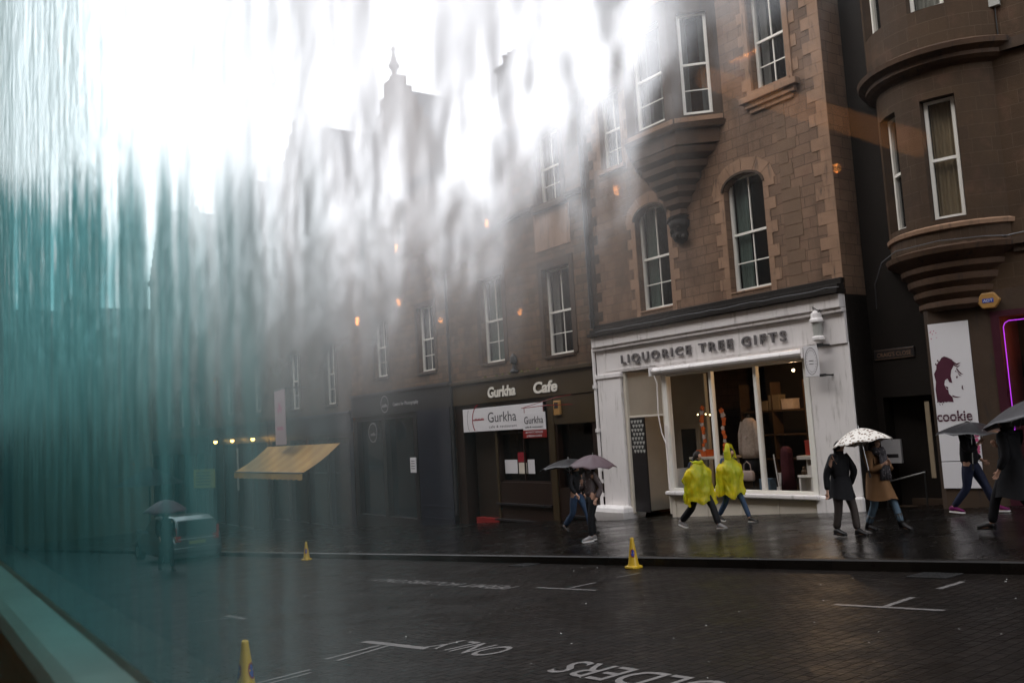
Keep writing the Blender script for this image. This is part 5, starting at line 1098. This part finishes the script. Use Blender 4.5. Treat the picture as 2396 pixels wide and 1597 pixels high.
def person(label, loc, rz, pose, group=None):
    """pose: local joint positions, +x the way the person faces, +y their left. returns the thing and its joints"""
    J = dict(pel=(0, 0, .92), wst=(.0, 0, 1.08), cst=(.01, 0, 1.28), nck=(.02, 0, 1.45), hd=(.05, 0, 1.57), top=(.04, 0, 1.66),
             hl=(0, .095, .90), hr=(0, -.095, .90), sl=(.01, .17, 1.39), sr=(.01, -.17, 1.39),
             kl=(.24, .09, .50), al=(.36, .09, .09), tl=(.53, .10, .035), kr=(-.06, -.09, .49), ar=(-.40, -.09, .15), tr_=(-.26, -.10, .035),
             el=(-.12, .24, 1.13), wl=(.02, .25, .90), er=(.08, -.24, 1.13), wr=(.24, -.22, .96))
    J.update(pose); t_ = thing('person', label, 'person', loc, rz, group)
    jt = [(J['pel'], .115), (J['wst'], .115), (J['cst'], .135), (J['nck'], .052), (lerp(J['nck'], J['hd'], .45), .062), (J['hd'], (.082, .092)), (J['top'], .070),
          (J['hl'], .085), (J['kl'], .058), (lerp(J['kl'], J['al'], .35), .055), (J['al'], .038), (J['tl'], .035),
          (J['hr'], .085), (J['kr'], .058), (lerp(J['kr'], J['ar'], .35), .055), (J['ar'], .038), (J['tr_'], .035),
          (J['sl'], .055), (J['el'], .040), (J['wl'], .026), (J['sr'], .055), (J['er'], .040), (J['wr'], .026)]
    ed = [(0, 1), (1, 2), (2, 3), (3, 4), (4, 5), (5, 6), (0, 7), (7, 8), (8, 9), (9, 10), (10, 11), (0, 12), (12, 13), (13, 14), (14, 15), (15, 16), (2, 17), (17, 18), (18, 19), (2, 20), (20, 21), (21, 22)]
    # nose and ears as small bumps of the same surface, hands with palm, four fingers and thumb
    hx = Vector(J['hd']); jt.append((tuple(hx + Vector((.098, 0, -.02))), .014)); ed.append((5, len(jt) - 1))
    for w_, e_, i0, sd in (('wl', 'el', 19, 1), ('wr', 'er', 22, -1)):
        d = (Vector(J[w_]) - Vector(J[e_])).normalized(); sdv = Vector((0, sd, 0)).cross(d).normalized(); inn = d.cross(sdv).normalized()
        palm = Vector(J[w_]) + d * .06; jt.append((tuple(palm), (.030, .018))); pi_ = len(jt) - 1; ed.append((i0, pi_))
        for k in range(4):
            b_ = palm + d * .025 + sdv * (k - 1.5) * .019; L = (.060, .072, .066, .050)[k]; m_ = b_ + d * L * .5 + inn * .008; e = b_ + d * L * .85 + inn * .030
            n0 = len(jt); jt += [(tuple(b_), .0095), (tuple(m_), .0088), (tuple(e), .0072)]; ed += [(pi_, n0), (n0, n0 + 1), (n0 + 1, n0 + 2)]
        b_ = palm - d * .02 + sdv * -.030; n0 = len(jt); jt += [(tuple(b_ + d * .01 + sdv * -.008), .011), (tuple(b_ + d * .045 + sdv * -.02 + inn * .01), .009)]; ed += [(pi_, n0), (n0, n0 + 1)]
    skin_obj('body', jt, ed, 'skin', t_)
    return t_, J
def trousers(t_, J, mat, r0=.10, r1=.075, r2=.068):
    def lo(a, b, f=.86): return lerp(J[a], J[b], f)
    jt = [(J['pel'], .135), (J['hl'], r0 + .02), (J['kl'], r1), (lo('kl', 'al', .4), r1 * .98), (lo('kl', 'al', .93), r2), (J['hr'], r0 + .02), (J['kr'], r1), (lo('kr', 'ar', .4), r1 * .98), (lo('kr', 'ar', .93), r2), (lerp(J['pel'], J['wst'], .7), .13)]
    skin_obj('trousers', jt, [(0, 1), (1, 2), (2, 3), (3, 4), (0, 5), (5, 6), (6, 7), (7, 8), (0, 9)], mat, t_)
def shoes(t_, J, mat, sole='shoe_sole', boot=0):
    for a, b_ in (('al', 'tl'), ('ar', 'tr_')):
        A, B = Vector(J[a]), Vector(J[b_]); d = B - A; ax = Vector((d.x, d.y, 0)).normalized(); pitch = 0
        ground = min(A.z - .055, B.z - .03); heel = A + Vector((-.045 * ax.x, -.045 * ax.y, -.05)); toe = B + Vector((.05 * ax.x, .05 * ax.y, -.012)); s = MB(); rg = []; so = []
        side = Vector((-ax.y, ax.x, 0))
        for f, wdt, h in ((0, .030, .07), (.12, .040, .105), (.3, .042, .11), (.5, .044, .085), (.75, .050, .06), (.93, .042, .045), (1, .022, .03)):
            c = heel.lerp(toe, f); c.z -= .012
            rg.append([tuple(c + side * wdt * cos(q) + Vector((0, 0, 1)) * (h * .5 + h * .5 * sin(q)) + Vector((0, 0, .022))) for q in [2 * pi * k / 10 for k in range(10)]])
            so.append([tuple(c + side * (wdt + .006) * x + Vector((0, 0, z))) for x, z in ((-1, 0), (1, 0), (1, .026), (-1, .026))])
        s.rings(rg); sh_ = s.build('shoe', mat, t_, smooth=True, local=True); s = MB(); s.rings(so); s.build('sole', sole, sh_, local=True)
        if boot:
            s = MB(); k_ = J['kl' if a == 'al' else 'kr']; s.tube([A + Vector((0, 0, -.02)), lerp(tuple(A), k_, .3), lerp(tuple(A), k_, .52)], [.052, .058, .066], 12); s.build('boot_shaft', mat, sh_, smooth=True, local=True)
def hair(t_, J, mat='hair_dark', back=.0, name='hair', r=.105):
    s = MB(); c = Vector(J['hd']); rg = []
    for i in range(7):
        f = i / 6; z = .115 * cos(f * 1.9); q = r * sin(.12 + f * 1.75)
        rg.append([tuple(c + Vector((-.018 + q * cos(a) * (1.0 if cos(a) < .3 else .80) - back * f, q * .92 * sin(a), z - (.05 * f if cos(a) < .2 else 0) + .012 * mnoise.noise(Vector((a * 2, i, 3)))))) for a in [2 * pi * k / 16 for k in range(16)]])
    s.rings(rg); return s.build(name, mat, t_, smooth=True, local=True)
def sleeves(jt, ed, J, i0, rad, hands=.96):
    n = len(jt)
    jt += [(J['sl'], rad * 1.25), (J['el'], rad), (lerp(J['el'], J['wl'], hands), rad * .78), (J['sr'], rad * 1.25), (J['er'], rad), (lerp(J['er'], J['wr'], hands), rad * .78)]
    ed += [(i0, n), (n, n + 1), (n + 1, n + 2), (i0, n + 3), (n + 3, n + 4), (n + 4, n + 5)]
def jacket(t_, J, mat, r=.15, rad=.062, hem=.0, name='jacket'):
    s = MB(); c = Vector(J['nck']); s.rings([[tuple(c + Vector((-.005 + q * cos(a), q * sin(a), z + .02 * (cos(a) < -.3)))) for a in [2 * pi * k / 18 for k in range(18)]] for q, z in ((.125, -.075), (.095, -.03), (.082, .02), (.088, .055), (.076, .05), (.07, -.02))], False); s.build('collar', mat, t_, smooth=True, local=True)
    jt = [(J['cst'], (r * 1.12, r)), (J['wst'], (r, r * .95)), (lerp(J['pel'], J['wst'], hem), (r * 1.03, r)), (lerp(J['cst'], J['nck'], .8), .075)]; ed = [(0, 1), (1, 2), (0, 3)]; sleeves(jt, ed, J, 0, rad); return skin_obj(name, jt, ed, mat, t_)
def coat_skirt(t_, J, mat, z1, flare=.24, zt=1.05, name='coat_tail', lean=0, seed=0):
    s = MB(); rg = []; n = 28
    for i in range(9):
        f = i / 8; z = zt + (z1 - zt) * f; rr = .165 + (flare - .165) * f
        rg.append([(J['pel'][0] + lean * f + rr * 1.12 * cos(a) * (1 + .10 * f * sin(5 * a + seed + 3 * f)), rr * .86 * sin(a) * (1 + .10 * f * sin(4 * a + seed)), z + .02 * f * sin(3 * a + seed)) for a in [2 * pi * k / n for k in range(n)]])
    s.rings(rg, False); o = s.build(name, mat, t_, smooth=True, local=True, fix=False); return o
def poncho(t_, J, hem, hood, seed, arms):
    s = MB(); n = 72; rg = []; r = random.Random(seed); ph = [r.uniform(0, 6) for _ in range(8)]
    for i in range(30):
        f = i / 29; z = 1.47 + (hem - 1.47) * f; rx = .07 + .155 * min(1, f * 2.8) ** .7 + .075 * f; ry = .08 + .235 * min(1, f * 3.6) ** .6 - .01 * f; row = []
        for k in range(n):
            a = 2 * pi * k / n; fold = .040 * f * sin(5 * a + ph[0] + 1.6 * sin(4 * f + ph[6])) + .022 * f * sin(11 * a + ph[1] + 3 * f) + .035 * f * sin(3 * a + ph[2])
            nz = mnoise.noise(Vector((2.6 * cos(a) + seed, 2.6 * sin(a), 5 * f))); nz2 = mnoise.noise(Vector((6 * cos(a), 6 * sin(a) + seed, 11 * f)))
            fold += .05 * (abs(nz) - .2) * min(1, 3 * f) + .018 * (abs(nz2) - .2) * min(1, 4 * f)
            arm = sum(w * math.exp(-((a - a0 + pi) % (2 * pi) - pi) ** 2 / .10) * math.exp(-(f - fc) ** 2 / .022) for a0, fc, w in arms)
            row.append((J['pel'][0] + .02 + (rx + fold + arm) * cos(a), (ry + fold + arm) * sin(a), z + .055 * f * sin(5 * a + ph[3]) + .03 * f * sin(2 * a + ph[4]) - .03 * (1 - f) * abs(sin(a)) * (f < .2)))
        rg.append(row)
    s.rings(rg, False)
    s.build('poncho', 'poncho', t_, smooth=True, local=True, fix=False)
    s = MB(); c = Vector(J['hd'])
    if hood:
        rg = []
        for i in range(9):   # hood: a pointed sack with a face opening towards +x
            f = i / 8; row = []
            for k in range(15):
                a = radians(38) + radians(284) * k / 14; q = (.135 - .02 * f) * (1 if f < .75 else (1.55 - f * .9) * .9)
                row.append(tuple(c + Vector((-.01 + q * cos(a) * 1.12 - .03 * f, q * sin(a), -.13 + .27 * f + (.05 if f > .8 else 0)))))
            rg.append(row)
        rg.append([tuple(c + Vector((-.09, 0, .235)))] * 15); s.rings(rg, False, False)
    else:
        s.rings([[tuple(c + Vector((-.03 + q * cos(a) - .02, q * sin(a), z + .012 * sin(5 * a)))) for a in [2 * pi * k / 20 for k in range(20)]] for q, z in ((.10, -.13), (.13, -.10), (.145, -.12), (.15, -.16), (.12, -.18))], False)
    s.build('hood', 'poncho', t_, smooth=True, local=True, fix=False)
def brolly(name_label, loc, tilt, r, mat, depth=.34, drop=.62, group=None, tilt_dir=0, hand=None):
    """umbrella: canopy of eight scalloped panels, ribs, shaft and crook; loc is the canopy's top"""
    t_ = thing('umbrella', name_label, 'umbrella', loc, 0, group); R_ = Matrix.Rotation(tilt_dir, 3, 'Z') @ Matrix.Rotation(tilt, 3, 'Y')
    def P(x, y, z): return tuple(R_ @ Vector((x, y, z)))
    s = MB(); n = 48; rg = []
    for i in range(10):
        f = i / 9; row = []
        for k in range(n):
            a = 2 * pi * k / n; m_ = abs(((k % 6) - 3) / 3); m_ = 1 - m_   # 1 mid panel, 0 on a rib
            q = r * f * (1 - .085 * m_ * f); z = -depth * (f ** 1.75) + .0 + .035 * m_ * f * f - .02 * m_ * sin(pi * f)
            row.append(P(q * cos(a), q * sin(a), z))
        rg.append(row)
    s.rings(rg, False); o = s.build('canopy', mat, t_, smooth=True, local=True, fix=False); md = o.modifiers.new('thick', 'SOLIDIFY'); md.thickness = .003
    s = MB()
    for k in range(8):
        a = 2 * pi * k / 8; s.tube([P(r * f * cos(a), r * f * sin(a), -depth * f ** 1.75 - .008) for f in (0, .3, .6, .85, 1.01)], .004, 5); s.tube([P(.02 * cos(a), .02 * sin(a), -.30), P(r * .5 * cos(a), r * .5 * sin(a), -depth * .5 ** 1.75 - .01)], .003, 5)
    s.build('rib', 'chrome', t_, local=True)
    s = MB(); s.tube([P(0, 0, .05), P(0, 0, -drop)], .008, 8); s.build('shaft', 'chrome', t_, local=True)
    s = MB(); s.tube([P(0, 0, -drop), P(0, 0, -drop - .12)], .016, 10); s.build('handle', 'iron', t_, local=True); return t_
def gz(x, y): return pave_z(x, y) + .002

# two people in yellow ponchos
W1p = (-13.95, 14.42); t_, J = person('person in a see-through yellow poncho with the hood down, showing dark hair', (*W1p, gz(*W1p)), radians(0), dict(al=(.44, .09, .08), tl=(.60, .09, .04), kl=(.30, .09, .49), kr=(-.14, -.08, .46), ar=(-.50, -.09, .13), tr_=(-.36, -.09, .04), hd=(.07, 0, 1.56), top=(.06, 0, 1.64), el=(-.04, .20, 1.14), wl=(.05, .15, .97), er=(-.04, -.20, 1.14), wr=(.05, -.15, .97)))
trousers(t_, J, 'black_cloth', .11, .085, .08); shoes(t_, J, 'shoe_grey'); hair(t_, J); jacket(t_, J, 'navy_cloth'); poncho(t_, J, .56, False, 1, ((pi, .45, .20), (-pi / 2, .35, .08), (pi / 2, .3, .06)))
W2p = (-14.25, 15.75); t_, J = person('person in a see-through yellow poncho with its pointed hood up', (*W2p, gz(*W2p)), radians(-3), dict(al=(.46, .09, .08), tl=(.63, .09, .04), kl=(.27, .09, .5), kr=(-.08, -.08, .46), ar=(-.33, -.09, .13), tr_=(-.20, -.09, .04), hd=(.10, 0, 1.56), top=(.10, 0, 1.64), nck=(.03, 0, 1.45), el=(-.04, .20, 1.14), wl=(.05, .15, .97), er=(-.04, -.20, 1.14), wr=(.05, -.15, .97)))
trousers(t_, J, 'jeans_blue', .10, .068, .058); shoes(t_, J, 'shoe_black'); hair(t_, J); jacket(t_, J, 'jeans_blue'); poncho(t_, J, .62, True, 6, ((0.2, .35, .07), (-pi / 2, .3, .06), (pi / 2, .3, .06)))
# couple under the leaf print umbrella
C1 = (-9.42, 13.10); t_, J = person('man in a long black coat and grey trousers under the leaf print umbrella', (*C1, gz(*C1)), radians(-8), dict(wl=(-.02, .24, .86), wr=(-.08, -.26, .80), er=(-.09, -.24, 1.10), el=(.14, .22, 1.14), kl=(.16, .09, .48), al=(.20, .09, .08), tl=(.38, .09, .035), kr=(-.02, -.09, .48), ar=(-.12, -.09, .08), tr_=(.06, -.10, .035)))
trousers(t_, J, 'grey_trouser', .10, .075, .07); shoes(t_, J, 'shoe_black', 'shoe_black'); hair(t_, J); jacket(t_, J, 'black_cloth', .165, .07); coat_skirt(t_, J, 'black_cloth', .66, .23); t_.scale = (.93, .93, .93)
C2 = (-9.12, 13.66); t_, J = person('woman in a tan coat, flecked scarf and pale jeans under the leaf print umbrella', (*C2, gz(*C2)), radians(-8), dict(wl=(.22, .10, 1.18), el=(.12, .24, 1.08), wr=(.26, -.10, 1.20), er=(.10, -.24, 1.08), kl=(.26, .09, .50), al=(.38, .09, .13), tl=(.54, .09, .06), kr=(-.02, -.09, .48), ar=(-.22, -.09, .08), tr_=(-.05, -.10, .035)))
trousers(t_, J, 'jeans_pale', .10, .072, .064); shoes(t_, J, 'shoe_black', 'shoe_black', 1); hair(t_, J, back=.02); jacket(t_, J, 'tan_cloth', .155, .066); coat_skirt(t_, J, 'tan_cloth', .58, .27, lean=.06, seed=2)
s = MB(); s.rings([[(.06 + q * cos(a), q * sin(a) * .9, z + .015 * sin(4 * a)) for a in [2 * pi * k / 18 for k in range(18)]] for q, z in ((.09, 1.36), (.15, 1.36), (.16, 1.42), (.13, 1.49), (.09, 1.50))], False)
for k in range(4): s.tube([(.17, -.06 + .04 * k, 1.40), (.21, -.08 + .05 * k, 1.18), (.20 + .02 * k, -.10 + .05 * k, .92)], [.03, .035, .03], 8)
s.build('scarf', 'fleck_print', t_, smooth=True, local=True); t_.scale = (.93, .93, .93)
brolly('white umbrella with a brown leaf print held over the couple', (-9.14, 13.32, -.30), radians(-9), .50, 'leaf_print', .27, .70, tilt_dir=radians(5))
# people at the right edge
R1 = (-8.98, 16.35); t_, J = person('person in black jacket and navy jeans with magenta trainers, in front of the white panel', (*R1, gz(*R1)), radians(6), dict(al=(.36, .09, .10), tl=(.52, .10, .07), kl=(.20, .09, .50), kr=(-.06, -.08, .47), ar=(-.36, -.09, .09), tr_=(-.19, -.09, .035), wl=(.12, .24, .96), el=(-.10, .26, 1.14), er=(.10, -.26, 1.12), wr=(.22, -.12, 1.26)))
trousers(t_, J, 'navy_cloth', .11, .078, .062); shoes(t_, J, 'shoe_magenta'); hair(t_, J); jacket(t_, J, 'black_cloth', .185, .078, -.5)
brolly('black umbrella over the person in magenta trainers', (-8.80, 16.2, -.33), radians(3), .60, 'brolly_black', .22, .75)
R2 = (-6.72, 13.35); t_, J = person('person in a long black coat at the right edge under the wide grey umbrella', (*R2, gz(*R2)), radians(170), dict(wr=(.20, -.06, 1.22), er=(.08, -.22, 1.06)))
trousers(t_, J, 'black_cloth'); shoes(t_, J, 'shoe_black', 'shoe_black'); hair(t_, J, back=.03); jacket(t_, J, 'black_cloth', .17, .072); coat_skirt(t_, J, 'black_cloth', .5, .26, seed=4)
brolly('wide grey umbrella cut by the right edge', (-6.36, 13.4, .02), radians(-11), .76, 'brolly_grey', .30, .85, tilt_dir=0)
# pair under dark and pink umbrellas in front of the cafe
L1 = (-17.45, 13.85); t_, J = person('person in dark clothes and pale jeans under the black umbrella by the cafe', (*L1, gz(*L1)), radians(5), {})
trousers(t_, J, 'jeans_blue'); shoes(t_, J, 'shoe_black', 'shoe_black'); hair(t_, J); jacket(t_, J, 'black_cloth', .16, .068)
brolly('black umbrella by the cafe, left of the pink one', (-17.75, 13.9, -.78), radians(-4), .72, 'brolly_black', .22, .7)
L2 = (-15.05, 12.35); t_, J = person('person in a speckled top and black trousers under the pale pink umbrella', (*L2, gz(*L2)), radians(-100), dict(wr=(.16, -.10, 1.2), er=(.10, -.24, 1.06), kl=(.10, .09, .50), al=(.12, .09, .08), tl=(.29, .10, .035), kr=(-.02, -.09, .48), ar=(-.06, -.09, .08), tr_=(.11, -.10, .035)))
trousers(t_, J, 'black_cloth', .105, .075, .062); shoes(t_, J, 'shoe_grey'); hair(t_, J, back=.02, r=.12); jacket(t_, J, 'dot_print', .155, .07, -.2)
brolly('pale pink umbrella in front of the white downpipe', (-15.1, 12.5, -.62), radians(5), .52, 'brolly_pink', .26, .7)
# person down the street with a plum umbrella
S1 = (-27.2, 6.6); t_, J = person('blurred figure in dark clothes under a plum umbrella down the street', (*S1, road_z(*S1)), radians(0), {})
trousers(t_, J, 'black_cloth'); shoes(t_, J, 'shoe_black', 'shoe_black'); hair(t_, J); jacket(t_, J, 'black_cloth', .17, .07); coat_skirt(t_, J, 'black_cloth', .6, .24)
brolly('plum umbrella beside the parked car', (-27.1, 6.6, road_z(-27.2) + 2.0), radians(4), .62, 'brolly_plum', .34, .8)

# ------------------------------------------------------------------ cones
def cone(loc, label):
    c = thing('traffic_cone', label, 'traffic cone', loc, radians(8), 'yellow no waiting cones along the bays'); c.scale = (.66, .66, .96)
    s = MB(); s.lathe([(.155, .03), (.145, .05), (.125, .09), (.048, .47), (.045, .50), (.03, .51), (.025, .47)], 0, 0, 24); s.build('cone_body', 'yellow_plastic', c, smooth=True, local=True)
    s = MB(); s.rings([[(q * x, q * y, z) for x, y in ((-1, -.7), (-.7, -1), (.7, -1), (1, -.7), (1, .7), (.7, 1), (-.7, 1), (-1, .7))] for q, z in ((.17, 0), (.18, .01), (.175, .035), (.14, .045))]); s.build('cone_base', 'yellow_plastic', c, local=True)
    for a in (-.9, 1.2, 3.3):
        s = MB(); n = 18
        def at(u, v): z = .255 + v; q = .125 - (z - .09) * (.077 / .38) + .003; return (q * cos(a + u / q), q * sin(a + u / q), z)
        s.add([at(0, 0)] + [at(.055 * cos(2 * pi * k / n), .07 * sin(2 * pi * k / n)) for k in range(n)], [(0, k + 1, (k + 1) % n + 1) for k in range(n)]); e = s.build('roundel', 'blue_print', c, local=True, fix=False)
        s = MB()
        for k in range(n): 
            t0, t1 = 2 * pi * k / n, 2 * pi * (k + 1) / n
            def at2(u, v): p = Vector(at(u, v)); return tuple(p + Vector((p.x, p.y, 0)).normalized() * .0015)
            s.quad(at2(.055 * cos(t0), .07 * sin(t0)), at2(.055 * cos(t1), .07 * sin(t1)), at2(.042 * cos(t1), .054 * sin(t1)), at2(.042 * cos(t0), .054 * sin(t0)))
        s.quad(at2(-.036, .035), at2(-.026, .045), at2(.036, -.035), at2(.026, -.045)); s.build('roundel_ring', 'red_paint', e, local=True, fix=False)
    return c
c0 = cone((-11.25, 10.02, road_z(-11.25) + .004), 'yellow traffic cone by the kerb in front of the white pilaster')
copy_thing(c0, (-23.71, 9.40, road_z(-23.71) + .004), .4, 'yellow traffic cone farthest down the road, by the kerb left of the cafe')
copy_thing(c0, (-7.70, 2.49, road_z(-7.7) + .004), -.6, 'yellow traffic cone nearest the coach, cut by the bottom edge')

# ------------------------------------------------------------------ parked car
car = thing('parked_car', 'silver grey car parked down the street, seen from behind through the wet glass', 'car', (-33.0, 8.35, road_z(-33.2)), radians(180 + 4))
def sect(x, w, z0, z1, z2, w2, z3):  # half profile of a body section at x (front is +x)
    return [(x, y, z) for y, z in ((-w * .86, z0), (-w, z0 + .12), (-w, z1), (-w * .97, z2), (-w2, z3 - .05), (-w2 * .88, z3), (w2 * .88, z3), (w2, z3 - .05), (w * .97, z2), (w, z1), (w, z0 + .12), (w * .86, z0))]
s = MB(); s.rings([sect(*q) for q in ((-2.10, .74, .32, .50, .70, .70, .80), (-2.06, .84, .24, .55, .92, .72, 1.20), (-1.98, .87, .22, .60, .98, .66, 1.48), (-1.6, .88, .22, .62, 1.0, .66, 1.58), (-.6, .89, .22, .62, 1.0, .68, 1.60), (.3, .89, .22, .62, .98, .64, 1.52), (.95, .88, .22, .60, .95, .74, 1.10), (1.2, .87, .22, .60, .88, .76, .98), (1.9, .82, .24, .55, .78, .72, .84), (2.15, .70, .30, .48, .62, .60, .68))]); s.build('car_body', 'car_paint', car, smooth=False, local=True, bevel=.04)
s = MB(); s.add([(-2.095, -.60, .98), (-2.095, .60, .98), (-2.015, .56, 1.45), (-2.015, -.56, 1.45)], [(0, 1, 2, 3)]); s.v = [v + Vector((-.012, 0, 0)) for v in s.v]; s.build('rear_window', 'car_glass', car, local=True)
for sg in (-1, 1):
    s = MB(); s.add([(-1.75, sg * .885, 1.03), (.75, sg * .885, 1.0), (.2, sg * .70, 1.46), (-1.6, sg * .71, 1.50)], [(0, 1, 2, 3)]); s.build('side_window', 'car_glass', car, local=True, fix=False)
    s = MB(); s.box(-2.11, -2.02, sg * .62 - .10, sg * .62 + .10, .80, .98); s.box(-2.10, -2.05, sg * .70 - .04, sg * .70 + .04, .98, 1.25); s.build('tail_light', 'tail_red', car, local=True, bevel=.01)
    for x in (-1.35, 1.35):
        s = MB(); s.tube([(x, sg * .70, .31), (x, sg * .90, .31)], .31, 20); w_ = s.build('wheel', 'rubber', car, local=True); s = MB(); s.tube([(x, sg * .86, .31), (x, sg * .91, .31)], .19, 10); s.build('rim', 'chrome', w_, local=True)
    s = MB(); s.box(.72, .9, min(sg * .90, sg * 1.08), max(sg * .90, sg * 1.08), .98, 1.12); s.build('wing_mirror', 'car_paint', car, local=True, bevel=.02)
s = MB(); s.box(-2.16, -2.0, -.80, .80, .42, .62); s.build('rear_bumper', 'car_paint', car, local=True, bevel=.04); s = MB(); s.box(-2.135, -2.11, -.27, .27, .70, .80); s.build('number_plate', 'notice_yellow', car, local=True)
s = MB(); s.box(-2.12, -2.06, -.62, .62, .86, .895); s.build('boot_trim', 'chrome', car, local=True)

# ------------------------------------------------------------------ the coach the picture is taken from
co = thing('coach', 'coach round the viewer with its rain streaked window and pale green sill', 'coach', (-.8, -.9, road_z(-.8)))
WX0, WX1, WZ0, WZ1, WY = -2.35, 1.25, -.205, 1.02, .20
# inner and outer faces of one 6 mm slab
g = MB(); a = WX0 - .03; c = WX1 + .03; z0 = WZ0 - .03; z1 = WZ1 + .03; y0 = WY; y1 = WY + .006
g.cur = 0; g.quad((a, y0, z0), (c, y0, z0), (c, y0, z1), (a, y0, z1)); g.add([(a, y0, z0), (c, y0, z0), (c, y1, z0), (a, y1, z0)], [(0, 3, 2, 1)]); g.quad((a, y0, z1), (c, y0, z1), (c, y1, z1), (a, y1, z1)); g.quad((a, y0, z0), (a, y0, z1), (a, y1, z1), (a, y1, z0)); g.quad((c, y0, z0), (c, y1, z0), (c, y1, z1), (c, y0, z1))
g.cur = 1; g.add([(a, y1, z0), (a, y1, z1), (c, y1, z1), (c, y1, z0)], [(0, 1, 2, 3)])
pane = g.build('window_pane', ['clear_glass', 'rain_glass'], co, fix=False)
co_loc = WL[co.name]
# put the pane's own origin at the camera side so its rain pattern is laid out in metres from there
for v in pane.data.vertices: v.co = v.co + co_loc
pane.location = -co_loc
s = MB(); n = 10
def rrect(x0, x1, z0, z1, r, y): 
    p = []
    for cx_, cz_, a0 in ((x1 - r, z1 - r, 0), (x0 + r, z1 - r, pi / 2), (x0 + r, z0 + r, pi), (x1 - r, z0 + r, 3 * pi / 2)): p += [(cx_ + r * cos(a0 + pi / 2 * k / n), y, cz_ + r * sin(a0 + pi / 2 * k / n)) for k in range(n + 1)]
    return p
fr = [rrect(WX0 - .14, WX1 + .14, WZ0 - .14, WZ1 + .14, .20, .20), rrect(WX0 - .14, WX1 + .14, WZ0 - .14, WZ1 + .14, .20, .195), rrect(WX0 - .10, WX1 + .10, WZ0 - .085, WZ1 + .10, .17, .178), rrect(WX0 - .03, WX1 + .03, WZ0 - .03, WZ1 + .03, .14, .176), rrect(WX0 - .008, WX1 + .008, WZ0 - .01, WZ1 + .008, .125, .184), rrect(WX0, WX1, WZ0, WZ1, .12, .199)]
s.rings(fr, False); s.build('window_frame', 'coach_trim', co, smooth=True, fix=False)
s = MB(); s.rings([[(x, y, z) for y, z in ((.199, -.209), (.150, -.211), (.136, -.214), (.128, -.222), (.126, -.236), (.130, -.30), (.199, -.30))] for x in (WX0 - .3, WX1 + .3)]); s.build('window_sill', 'coach_trim', co, smooth=False)
s = MB(); s.rings([[(x, y, z) for y, z in ((.120, -.33), (.085, -.332), (.076, -.345), (.076, -.42), (.120, -.42))] for x in (WX0 - .3, WX1 + .3)]); s.build('lower_trim', 'coach_trim', co)
# side panels round the window, floor, ceiling, bulkhead, far side
s = MB(); X0, X1, Y0_, Y1_, Z0_, Z1_ = -2.75, 1.9, -2.25, .215, -1.5, 1.35
y = .196
for q in ((X0, WX0 - .12, Z0_, Z1_), (WX1 + .12, X1, Z0_, Z1_), (WX0 - .12, WX1 + .12, Z0_, WZ0 - .12), (WX0 - .12, WX1 + .12, WZ1 + .12, Z1_)): s.box(q[0], q[1], .201, .26, q[2], q[3])
s.build('side_panel', 'coach_dark', co)
s = MB(); s.box(X0 - .04, X0, Y0_, .2, Z0_, Z1_); s.build('bulkhead', 'coach_teal', co)
s = MB(); s.box(X1, X1 + .04, Y0_, .2, Z0_, Z1_); s.box(X0, X1, Y0_ - .04, Y0_, Z0_, Z1_); s.build('far_side', 'coach_dark', co)
s = MB(); s.box(X0 - .04, X1 + .04, Y0_ - .04, .26, Z1_ + .001, Z1_ + .05); s.build('ceiling_panel', 'coach_ceiling', co)
s = MB(); s.box(X0 - .04, X1 + .04, Y0_ - .04, .26, Z0_ - .05, Z0_ - .001); s.build('floor_panel', 'coach_dark', co)
# small lamps inside, met by the eye as reflections in the pane
for k, (x, y, z, r) in enumerate(((-1.655, -1.1, .582, .006), (-1.366, -1.6, .619, .006), (-2.27, -.8, .38, .005), (-2.124, -.6, .303, .005), (-2.38, -1.0, .348, .004), (-2.24, -1.2, .36, .004), (-2.245, -1.1, .63, .006), (-2.079, -.7, .492, .004), (-2.227, -.22, .737, .004), (-2.137, -.4, .92, .004))):
    s = MB(); s.tube([(x, y, z + 3.2 * r), (x, y, Z1_)], .0012, 5); s.lathe([(r * .9, z + 2.4 * r), (r * .9, z + 3.4 * r), (r * .3, z + 3.9 * r)], x, y, 8); l_ = s.build('pendant_lamp', 'iron', co)
    s = MB(); s.tube([(x - r * .9, y, z + 2.2 * r), (x - r * .3, y, z - 1.6 * r)], r * .32, 6); s.tube([(x + r * .9, y, z + 2.2 * r), (x + r * .3, y, z - 1.6 * r)], r * .32, 6); s.build('filament', 'lamp_warm', l_)
s = MB(); s.box(-1.512, -1.42, -1.412, -1.402, .914, .926); st = s.build('light_strip', 'polished_wood', co)
s = MB()
for k in range(8): s.ball((-1.507 + k * .0115, -1.398, .919), .0032, 6)
s.build('strip_bulb', 'lamp_warm', st)
s = MB(); s.tube([(-1.16, -.9, .66), (-.74, -.9, .40)], .020, 10); s.build('reflection_glow', 'amber_glow', co)  # glowing tube added only for the warm slanted reflection in the pane
